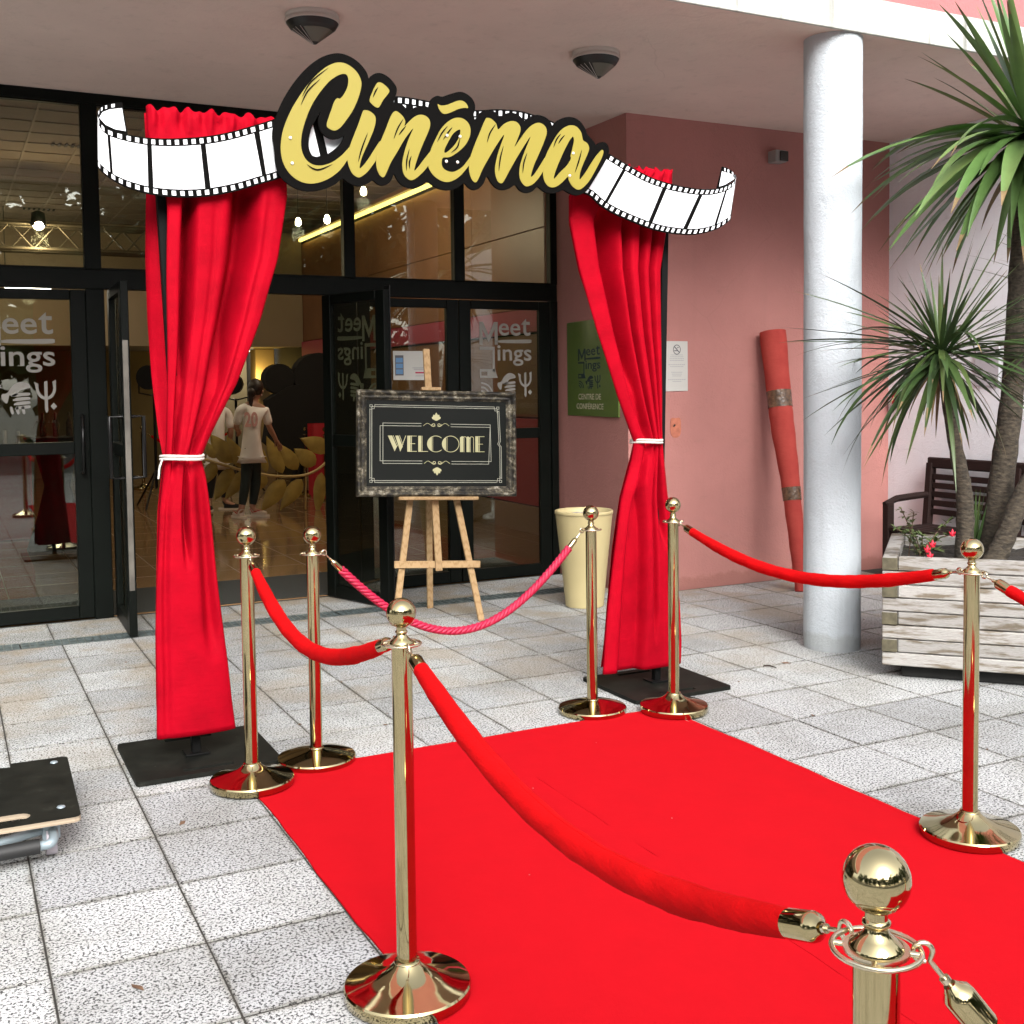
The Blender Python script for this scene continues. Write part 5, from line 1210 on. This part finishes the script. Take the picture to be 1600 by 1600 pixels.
th_ = thing('palm_tree', 'leaning palm trunk rising to the right edge of the photo', 'palm tree', (b3.x, 4.12, .57), 'palms in the wooden planter')
trunk(th_, [(b3.x, 4.12, .56), (lerp(b3.x, m3.x, .4), 4.09, .70), (m3.x, 4.05, m3.z+.02), (m3.x+.22, 3.98, 1.35), (m3.x+.34, 3.95, 1.9)], [.058, .052, .048, .044, .04])
lv = []
for k in range(60):
    az = random.uniform(0, 2*math.pi); el = math.asin(random.uniform(-.6, .8)); lv.append((ddir(az, el), random.uniform(.5, .72), random.uniform(.016, .026), random.uniform(.15, .7)))
crown(th_, (m3.x+.34, 3.95, 1.92), lv, M['leaf_small'])
b4 = at(1523, 850, Y=4.3)
sp_ = thing('young_palm', 'small tuft of upright blade leaves between the two palm trunks', 'plant', (b4.x, 4.3, .58))
for k in range(11):
    az = random.uniform(0, 2*math.pi); part('leaf', blade((b4.x, 4.3, .58), ddir(az, random.uniform(1.15, 1.5)), random.uniform(.28, .44), random.uniform(.016, .024), .1), M['leaf_small'], sp_)
# fuchsia
f0 = at(1430, 862, Y=4.30)
fu = thing('fuchsia_plant', 'straggly fuchsia with red drooping flowers in the planter corner', 'plant', (f0.x, 4.3, .58))
st_ = MB(); lf = MB(); fw = []
for k, (tx, ty) in enumerate(((1408, 795), (1428, 800), (1400, 825), (1440, 835), (1450, 860), (1465, 845), (1485, 812), (1488, 835), (1420, 830), (1470, 862))):
    e = at(tx, ty, Y=4.25+.02*(k % 4)); s0 = Vector((f0.x+random.uniform(-.04, .08), 4.28+random.uniform(-.03, .04), .58)); md = s0.lerp(e, .5)+Vector((random.uniform(-.02, .02), 0, .04))
    pts = [Vector(q) for q in smooth([tuple(s0), tuple(md), tuple(e)], 6, False)]; st_.tube(pts, .0025, 5)
    for i in range(3, len(pts)):
        for r_ in range(3):
            q = pts[i]; lf_d = ddir(random.uniform(0, 6.28), random.uniform(-.3, .7)); b_ = blade(q, lf_d, random.uniform(.025, .05), random.uniform(.014, .022), .4, 3, .2); lf.add(b_.v, b_.f, True)
part('stems', st_, M['stem'], fu); part('foliage', lf, M['fuchsia_leaf'], fu, kind='stuff')
for px_, py_ in ((1449, 858), (1457, 850), (1453, 868), (1488, 833)):
    q = at(px_, py_, Y=4.2); mb = MB().lathe([[(.002, q.z+.022), (.007, q.z+.01), (.008, q.z), (.014, q.z-.014), (.004, q.z-.018)]], 10, (q.x, q.y))
    for k in range(4): mb.tube([(q.x, q.y, q.z+.004), (q.x+.016*math.cos(k*1.57), q.y+.016*math.sin(k*1.57), q.z-.003), (q.x+.022*math.cos(k*1.57), q.y+.022*math.sin(k*1.57), q.z+.008)], [.004, .005, .001], 6)
    part('flower', mb, M['flower'], fu)
# ------------------------------------------------------------------ BENCH
bn = thing('wooden_bench', 'dark brown slatted wooden bench against the white wall behind the planter', 'bench', (6.7, 5.7, 0))
ya, yb = 6.44, 4.85
for y in (ya, yb):
    part('arm', MB().tube([(6.43, y, .60), (6.55, y, .638), (6.75, y, .65), (6.90, y, .655)], [.024, .027, .027, .024], 8, True, False), M['bench'], bn)
    part('leg', MB().box((6.435, y-.03, 0), (6.50, y+.03, .615), .004), M['bench'], bn)
    part('back_post', beam(MB(), (6.84, y, 0), (6.92, y, .90), .06, .055, (0, 1, 0)), M['bench'], bn)
part('middle_post', beam(MB(), (6.87, 5.62, .40), (6.92, 5.62, .90), .07, .05, (0, 1, 0)), M['bench'], bn)
for k in range(5): part('seat_slat', MB().box((6.44+k*.085, yb+.03, .40), (6.515+k*.085, ya-.03, .43), .004), M['bench'], bn)
part('top_rail', MB().box((6.90, yb-.03, .86), (6.94, ya+.03, .945), .01), M['bench'], bn)
for k in range(5): part('back_slat', MB().box((6.885+k*.003, yb+.03, .50+k*.068), (6.91+k*.003, ya-.03, .545+k*.068), .003), M['bench'], bn)
part('front_rail', MB().box((6.45, yb+.03, .33), (6.475, ya-.03, .395), .003), M['bench'], bn)
# ------------------------------------------------------------------ TROLLEY
dz = .15; nr = at(127, 1274, Z=dz); frr = at(105, 1181, Z=dz)
DY = (frr-nr); DL = DY.length; ey = DY.normalized(); ex = Vector((-ey.y, ey.x, 0)); # ex points to -X
tr = thing('platform_trolley', 'low black plywood platform trolley with folded tube handle, at the left edge', 'trolley', (nr.x-.4, nr.y+.3, 0))
TR = Matrix(((ex.x, ey.x, 0, nr.x), (ex.y, ey.y, 0, nr.y), (0, 0, 1, 0), (0, 0, 0, 1)))
rc = lambda x0, y0, x1, y1, r: [(cx+r*math.cos(a), cy+r*math.sin(a)) for cx, cy, a0 in ((x1-r, y1-r, 0), (x0+r, y1-r, 1), (x0+r, y0+r, 2), (x1-r, y0+r, 3)) for a in [(a0+k/4)*math.pi/2 for k in range(5)]]
outl = rc(0, 0, 1.0, DL, .02); slot = rc(.150, .045, .300, .115, .0345)
notch = [p for p in outl if p[1] < DL/2 or True]
full = [(.02, 0)]+[(1.0, 0), (1.0, DL), (.255, DL), (.25, DL-.035), (.20, DL-.045), (.195, DL), (.02, DL), (.006, DL-.006), (0, DL-.02), (0, .02), (.006, .006)]
part('deck', MB().poly([full, slot], dz-.0025, dz, TR), M['blackply'], tr)
part('deck_plies', MB().poly([full, slot], dz-.02, dz-.003, TR), M['ply_edge'], tr)
for (u, v) in ((.05, DL-.06), (.055, .11)):
    q = TR @ Vector((u, v, 0)); part('bolt', MB().lathe([[(.014, dz+.0003), (.012, dz+.004), (.0, dz+.006)]], 14, (q.x, q.y)), M['steel'], tr)
for (u, v) in ((.09, .10), (.09, DL-.1), (.9, .1), (.9, DL-.1)):
    q = TR @ Vector((u, v, 0)); w_ = part('castor', MB().tube([(q.x-.016, q.y, .052), (q.x+.016, q.y, .052)], .050, 24), M['castor'], tr)
    part('fork', MB().box((q.x-.028, q.y-.03, .06), (q.x+.028, q.y+.03, dz-.021), .004), M['steel'], tr)
hp = [at(62, 1298, Z=.088), at(75, 1294, Z=.088), at(84, 1303, Z=.085), at(80, 1317, Z=.075), at(62, 1322, Z=.068)]
part('handle', MB().tube([tuple(p) for p in smooth([tuple(hp[0]+(hp[0]-hp[1])*5)]+[tuple(p) for p in hp]+[tuple(hp[-1]+Vector((-.03, 0, 0)))], 6, False)], .0155, 14), M['steel'], tr)
g0 = hp[-1]; part('grip', MB().tube([tuple(g0), tuple(g0+Vector((-.32, -.01, .0)))], .024, 16), M['rubber'], tr)
# ------------------------------------------------------------------ fallen leaves and twigs
M['litter'] = plain('dry_leaf', (.12, .065, .035), .9, var=.6, vs=20); M['twig'] = plain('twig', (.03, .02, .015), .9)
mb = MB(); random.seed(5)
spots = [(215, 1543, .03), (285, 1286, .025), (218, 1141, .012), (1228, 1036, .03), (1270, 1118, .02), (1150, 1023, .02), (1420, 1130, .012), (640, 1010, .014)]
for k in range(55): spots.append((random.uniform(60, 1560), random.uniform(960, 1180), random.uniform(.004, .013)))
for x_, y_, s_ in spots:
    p = at(x_, y_, Z=.002)
    if p.y > 6.9 or (CX0-.1 < p.x < CX1+.1 and p.y < 4.6): continue
    a = random.uniform(0, 6.28); u = Vector((math.cos(a), math.sin(a), 0))*s_; v = Vector((-math.sin(a), math.cos(a), 0))*s_*.4
    z = Vector((0, 0, .004)); mb.add([tuple(p-u), tuple(p-u*.2-v+z), tuple(p+u+z*.5), tuple(p+u*.1+v)], [(0, 1, 2, 3)])
single('leaf_litter', mb, M['litter'], 'scattered dry leaves and crumbs on the paving', 'litter', kind='stuff')
tw = MB(); q0, q1 = at(1193, 1040, Z=.008), at(1213, 1043, Z=.006)
tw.tube([tuple(q0), tuple(q0.lerp(q1, .5)+Vector((.0, .01, .004))), tuple(q1)], [.004, .005, .003], 6)
single('twig', tw, M['twig'], 'short dark twig on the paving in front of the white column', 'twig', tuple(q0))
# ------------------------------------------------------------------ PEOPLE IN THE LOBBY
def skin(joints, edges, sub=2):
    me = bpy.data.meshes.new('tmp'); names = list(joints); ix = {n: i for i, n in enumerate(names)}
    me.from_pydata([joints[n][0] for n in names], [(ix[a], ix[b]) for a, b in edges], [])
    o = bpy.data.objects.new('tmp', me); COL.objects.link(o)
    md = o.modifiers.new('s', 'SKIN'); md.use_smooth_shade = True
    for i, n in enumerate(names): me.skin_vertices[0].data[i].radius = joints[n][1] if isinstance(joints[n][1], tuple) else (joints[n][1],)*2
    me.skin_vertices[0].data[0].use_root = True
    sd = o.modifiers.new('d', 'SUBSURF'); sd.levels = sub; sd.render_levels = sub
    dg = bpy.context.evaluated_depsgraph_get(); r = bpy.data.meshes.new_from_object(o.evaluated_get(dg), depsgraph=dg)
    mb = MB().add([tuple(v.co) for v in r.vertices], [tuple(p.vertices) for p in r.polygons], True)
    bpy.data.objects.remove(o); bpy.data.meshes.remove(r); return mb
M['skin'] = plain('skin', (.42, .22, .15), .5); M['tshirt'] = plain('white_tshirt', (.92, .89, .87), .85, bump=.35, bs=9, world=False); M['jeans'] = plain('dark_jeans', (.022, .035, .036), .85, bump=.2, bs=30)
M['trainer'] = plain('white_trainer', (.70, .60, .52), .6); M['sole'] = plain('sole', (.75, .68, .6), .6); M['hair'] = plain('dark_hair', (.018, .010, .007), .5, var=.5, vs=60); M['pinkprint'] = plain('pink_print', (.70, .40, .38), .8); M['redlogo'] = plain('red_mark', (.45, .03, .02), .6); M['darkcloth'] = plain('black_cloth', (.012, .012, .014), .85)
def person(label, J, back_print=False, shoe='trainer', pants='jeans', shirt_col='tshirt', hand=None):
    """J: joint name -> point.  One continuous skinned body; clothes and hair are its children"""
    root = Vector(J['pelvis']); t = thing('person', label, 'person', (root.x, root.y, 0))
    mid = lambda a, b, f_=.5: tuple(Vector(J[a]).lerp(Vector(J[b]), f_))
    B = {'pelvis': (J['pelvis'], (.125, .095)), 'waist': (mid('pelvis', 'chest', .45), (.105, .08)), 'chest': (J['chest'], (.13, .095)), 'collar': (mid('chest', 'neck', .8), (.07, .06)), 'neck': (J['neck'], .045), 'jaw': (mid('neck', 'head', .55), (.060, .068)), 'head': (J['head'], (.075, .088)), 'crown': (tuple(Vector(J['head'])+Vector((0, 0, .075))), (.052, .06))}
    E_ = [('pelvis', 'waist'), ('waist', 'chest'), ('chest', 'collar'), ('collar', 'neck'), ('neck', 'jaw'), ('jaw', 'head'), ('head', 'crown')]
    for s_ in 'LR':
        B['sh'+s_] = (J['sh'+s_], .052); B['el'+s_] = (J['el'+s_], .036); B['fa'+s_] = (mid('el'+s_, 'wr'+s_, .3), .037); B['wr'+s_] = (J['wr'+s_], .023)
        d = (Vector(J['wr'+s_])-Vector(J['el'+s_])).normalized(); pm = Vector(J['wr'+s_])+d*.05; B['pm'+s_] = (tuple(pm), (.034, .016))
        E_ += [('collar', 'sh'+s_), ('sh'+s_, 'el'+s_), ('el'+s_, 'fa'+s_), ('fa'+s_, 'wr'+s_), ('wr'+s_, 'pm'+s_)]
        sd = d.cross(Vector((0, 1, 0))).normalized()
        for k, (o_, L_) in enumerate(((-.027, .062), (-.010, .075), (.008, .070), (.025, .055))):
            kn = pm+d*.035+sd*o_; B[f'k{k}{s_}'] = (tuple(kn), .009); B[f'f{k}{s_}'] = (tuple(kn+d*L_*.9+Vector((0, .014, -.01))), .0075); E_ += [('pm'+s_, f'k{k}{s_}'), (f'k{k}{s_}', f'f{k}{s_}')]
        tb = Vector(J['wr'+s_])+d*.03-sd*.034; B['t'+s_] = (tuple(tb), .010); B['u'+s_] = (tuple(tb+d*.04-sd*.02), .008); E_ += [('wr'+s_, 't'+s_), ('t'+s_, 'u'+s_)]
        hp_ = Vector(J['pelvis']).lerp(Vector(J['kn'+s_]), .16); hp_.x = Vector(J['kn'+s_]).x*.55+Vector(J['pelvis']).x*.45
        B['hp'+s_] = (tuple(hp_), .080); B['kn'+s_] = (J['kn'+s_], .056); B['cf'+s_] = (mid('kn'+s_, 'an'+s_, .3), .054); B['an'+s_] = (J['an'+s_], .036); B['to'+s_] = (J['to'+s_], (.038, .028))
        E_ += [('pelvis', 'hp'+s_), ('hp'+s_, 'kn'+s_), ('kn'+s_, 'cf'+s_), ('cf'+s_, 'an'+s_), ('an'+s_, 'to'+s_)]
    body = skin(B, E_)
    body_o = part('body', body, M['skin'], t)
    T = {'pelvis': (tuple(Vector(J['pelvis'])+Vector((0, 0, -.04))), (.155, .118)), 'waist': (B['waist'][0], (.142, .108)), 'chest': (B['chest'][0], (.152, .112)), 'collar': (tuple(Vector(B['collar'][0])+Vector((0, 0, -.015))), (.09, .075)), 'hem': (tuple(Vector(J['pelvis'])+Vector((0, 0, -.10))), (.150, .115))}
    TE = [('pelvis', 'hem'), ('pelvis', 'waist'), ('waist', 'chest'), ('chest', 'collar')]
    for s_ in 'LR':
        T['sh'+s_] = (J['sh'+s_], .062); T['sl'+s_] = (mid('sh'+s_, 'el'+s_, .9), .058); TE += [('collar', 'sh'+s_), ('sh'+s_, 'sl'+s_)]
    part('t_shirt', skin(T, TE), M[shirt_col], t)
    Q = {'pelvis': (tuple(Vector(J['pelvis'])+Vector((0, 0, .05))), (.085, .080))}; QE = []
    for s_ in 'LR':
        Q['hp'+s_] = (B['hp'+s_][0], .088); Q['kn'+s_] = (J['kn'+s_], .065); Q['cf'+s_] = (B['cf'+s_][0], .062); Q['an'+s_] = (mid('kn'+s_, 'an'+s_, .90), .045); QE += [('pelvis', 'hp'+s_), ('hp'+s_, 'kn'+s_), ('kn'+s_, 'cf'+s_), ('cf'+s_, 'an'+s_)]
    part('trousers', skin(Q, QE), M[pants], t)
    for s_ in 'LR':
        an, to = Vector(J['an'+s_]), Vector(J['to'+s_]); d = (to-an); d.z = 0; d.normalize(); hl = an-d*.05
        S = {'h': ((hl.x, hl.y, .05), (.042, .045)), 'm': (tuple(hl+d*.12+Vector((0, 0, .045-hl.z))), (.045, .042)), 't': (tuple(hl+d*.235+Vector((0, 0, .038-hl.z))), (.042, .034)), 'a': ((an.x, an.y, .095), .046)}
        sh_ = part('shoe', skin(S, [('h', 'm'), ('m', 't'), ('h', 'a')]), M[shoe], t)
        mb = MB(); c = hl+d*.1; ang = math.atan2(d.y, d.x); Rm = Matrix.Translation((c.x, c.y, 0)) @ Matrix.Rotation(ang, 4, 'Z')
        mb.poly([smooth([(-.145, 0), (-.12, -.04), (0, -.042), (.12, -.045), (.165, 0), (.12, .045), (0, .042), (-.12, .04)], 4)], .0, .022, Rm); part('sole', mb, M['sole'], sh_)
        if shoe == 'trainer':
            mb = MB(); n = Vector((d.y, -d.x, 0)); n = n if n.y < 0 else -n
            P0 = hl+d*.06+n*.046+Vector((0, 0, .075-hl.z)); mb.grid([[tuple(P0+d*a+Vector((0, 0, z)) + n*.003) for a, z in ((-.03, .03), (.0, -.02), (.05, -.012), (.12, .02))], [tuple(P0+d*a+Vector((0, 0, z))+n*.003) for a, z in ((-.02, .03), (.005, -.006), (.05, .004), (.122, .023))]]); part('side_mark', mb, M['redlogo'], sh_)
    hd = Vector(J['head']); fc = Vector(J['face']).normalized()
    mb = MB().sphere(tuple(hd-fc*.018+Vector((0, 0, .030))), .108, 20, 14, (.86, .98, 1.0)); mb.sphere(tuple(hd-fc*.10+Vector((0, 0, -.03))), .052, 14, 10, (1, 1, 1.2)); mb.tube([tuple(hd-fc*.11+Vector((0, 0, -.05))), tuple(hd-fc*.125+Vector((0, 0, -.14))), tuple(hd-fc*.12+Vector((0, 0, -.22)))], [.035, .028, .008], 12)
    part('hair', mb, M['hair'], t)
    sdv = Vector((-fc.y, fc.x, 0)); mb = MB(); mb.tube([tuple(hd+fc*.075+Vector((0, 0, .0))), tuple(hd+fc*.11+Vector((0, 0, -.03))), tuple(hd+fc*.085+Vector((0, 0, -.035)))], [.008, .013, .006], 8)
    part('nose', mb, M['skin'], t)
    for sg_ in (-1, 1): part('ear', MB().sphere(tuple(hd+sdv*.083*sg_+Vector((0, 0, -.02))), .024, 10, 8, (.5, .7, 1.1)), M['skin'], t)
    mb = MB()
    for sg_ in (-1, 1): mb.sphere(tuple(hd+fc*.083+sdv*.03*sg_), .010, 8, 6)
    part('eyes', mb, M['hair'], t); mb = MB().sphere(tuple(hd+fc*.088+Vector((0, 0, -.065))), .016, 10, 6, (1, 1, .4)); part('mouth', mb, M['pinkprint'], t)
    if back_print:
        c = Vector(back_print); Mb = frame((c.x, c.y-.02, c.z), (1, -.03, 0), (0, .05, 1)); mb = MB(); mb.text('20', -.075, -.085, .085, .095, 0, .004, Mb, .03); part('back_print', mb, M['pinkprint'], t)
    if hand:
        pass
    return t
g = lambda x, y, Y: (lambda p: (p.x, p.y, p.z))(at(x, y, Y=Y))
Yp = 13.6
person('woman seen from behind, white T-shirt with pink print, dark jeans, white trainers', dict(
    pelvis=g(393, 700, Yp), chest=g(393, 656, Yp), neck=g(397, 627, Yp+.02), head=g(401, 609, Yp+.03), face=(.75, .65, 0),
    shL=g(374, 640, Yp), shR=g(414, 641, Yp), elL=g(369, 668, Yp+.06), wrL=g(373, 674, Yp+.26), elR=g(421, 668, Yp+.02), wrR=g(432, 688, Yp+.08),
    knL=g(384, 752, Yp-.02), knR=g(400, 752, Yp+.04), anL=g(377, 797, Yp-.03), anR=g(394, 796, Yp+.06), toL=(g(377, 797, Yp)[0]-.05, Yp+.13, .03), toR=(g(394, 796, Yp)[0]+.16, Yp-.02, .03)), back_print=g(391, 656, Yp-.118))
Yq = 14.7
person('person in a white T-shirt and black trousers half hidden behind the left curtain', dict(
    pelvis=g(338, 712, Yq), chest=g(338, 660, Yq), neck=g(338, 632, Yq), head=g(338, 614, Yq), face=(.3, .9, 0),
    shL=g(319, 645, Yq), shR=g(357, 645, Yq), elL=g(314, 673, Yq+.05), wrL=g(328, 688, Yq+.2), elR=g(361, 674, Yq), wrR=g(357, 698, Yq+.12),
    knL=g(330, 748, Yq), knR=g(350, 748, Yq), anL=g(326, 785, Yq), anR=g(352, 784, Yq), toL=(g(326, 785, Yq)[0]-.02, Yq-.16, .03), toR=(g(352, 784, Yq)[0]+.14, Yq-.08, .03)), shoe='darkcloth', pants='darkcloth')
# more stanchions inside
for k, (px_, py_, lab) in enumerate(((225, 764, 'brass stanchion inside the lobby, left of the red curtain'), (434, 770, 'brass stanchion inside the lobby right behind the woman'), (478, 775, 'brass stanchion inside the lobby behind the laurel branch'), (510, 778, 'left one of the pair of brass stanchions at the end of the laurel branch'), (517, 781, 'right one of the pair of brass stanchions at the end of the laurel branch'))):
    p = at(px_, py_, Z=0); o = copy_tree(std); o.location = (p.x, p.y, 0); o['label'] = lab; o['group'] = 'brass stanchions inside the lobby'
ia, ib = at(434, 770, Z=0), at(478, 775, Z=0); rope('dark red rope between two stanchions inside the lobby', (ia.x, ia.y), (ib.x, ib.y), .25, grp='velvet ropes inside the lobby')
ia = at(225, 764, Z=0); rope('dark red rope inside the lobby, left of the red curtain', (ia.x, ia.y), (ia.x+1.5, ia.y+.2), .3, grp='velvet ropes inside the lobby')
ia = at(513, 780, Z=0); mb = MB()
rows = [[(ia.x+.05+.16*math.cos(a)*(1+.12*math.sin(5*a)), ia.y+.5+.12*math.sin(a), z) for a in [2*math.pi*k/40 for k in range(40)]] for z in (.0, .5, .9, 1.05)]
single('red_drape', MB().grid(rows, True, True), M['redpanel'], 'dark red cloth bundle hanging behind the pair of lobby stanchions', 'drape', (ia.x, ia.y+.5, 0))
# ------------------------------------------------------------------ trees across the forecourt (seen only in the glass and the brass)
M['tree_leaf'] = plain('tree_foliage', (.060, .095, .030), .7, var=.4, vs=2); M['tree_bark'] = plain('tree_bark', (.08, .06, .045), .95)
random.seed(21); lm = MB()
cl = [(random.gauss(0, 1.2), random.gauss(0, 1.2), random.gauss(0, 1.3), random.uniform(.5, 1.1)) for k in range(34)]
for (a, b, c, r) in cl:
    for k in range(110):
        p = Vector((a+random.gauss(0, r*.5), b+random.gauss(0, r*.5), c+random.gauss(0, r*.45))); u = Vector((random.uniform(-1, 1), random.uniform(-1, 1), random.uniform(-1, 1))).normalized()*.205; v = u.orthogonal().normalized()*.11
        lm.add([tuple(p-u), tuple(p-v), tuple(p+u), tuple(p+v)], [(0, 1, 2, 3)])
tree0 = thing('leafy_tree', 'leafy tree across the forecourt', 'tree', (0, 0, 0), 'trees across the forecourt')
part('crown', lm, M['tree_leaf'], tree0); part('trunk', MB().tube([(0, 0, -5), (.1, .05, -2.5), (0, .1, -.5), (.2, 0, 1)], [.22, .18, .14, .06], 12), M['tree_bark'], tree0)
for k, (x, y, s_) in enumerate(((-15, -13, 1.1), (-10.5, -16, .95), (-6, -18, 1.15), (-1.5, -17, .9), (3, -19, 1.2), (7.5, -17, 1.0), (12, -18, 1.15), (16.5, -14, 1.0), (20, -10, 1.15), (23, -5, 1.0), (-18, -8, 1.0), (-20, -2.5, 1.1), (-19, 3.5, 1.0), (22, 1, 1.1))):
    o = tree0 if k == 0 else copy_tree(tree0); o.location = (x, y, 5.0*s_); o.scale = (s_*1.5, s_*1.5, s_*1.3); o.rotation_euler = (0, 0, k*1.3); o['label'] = 'leafy tree across the forecourt, seen only mirrored'
for o in bpy.data.objects:
    if '_w' in o: del o['_w']
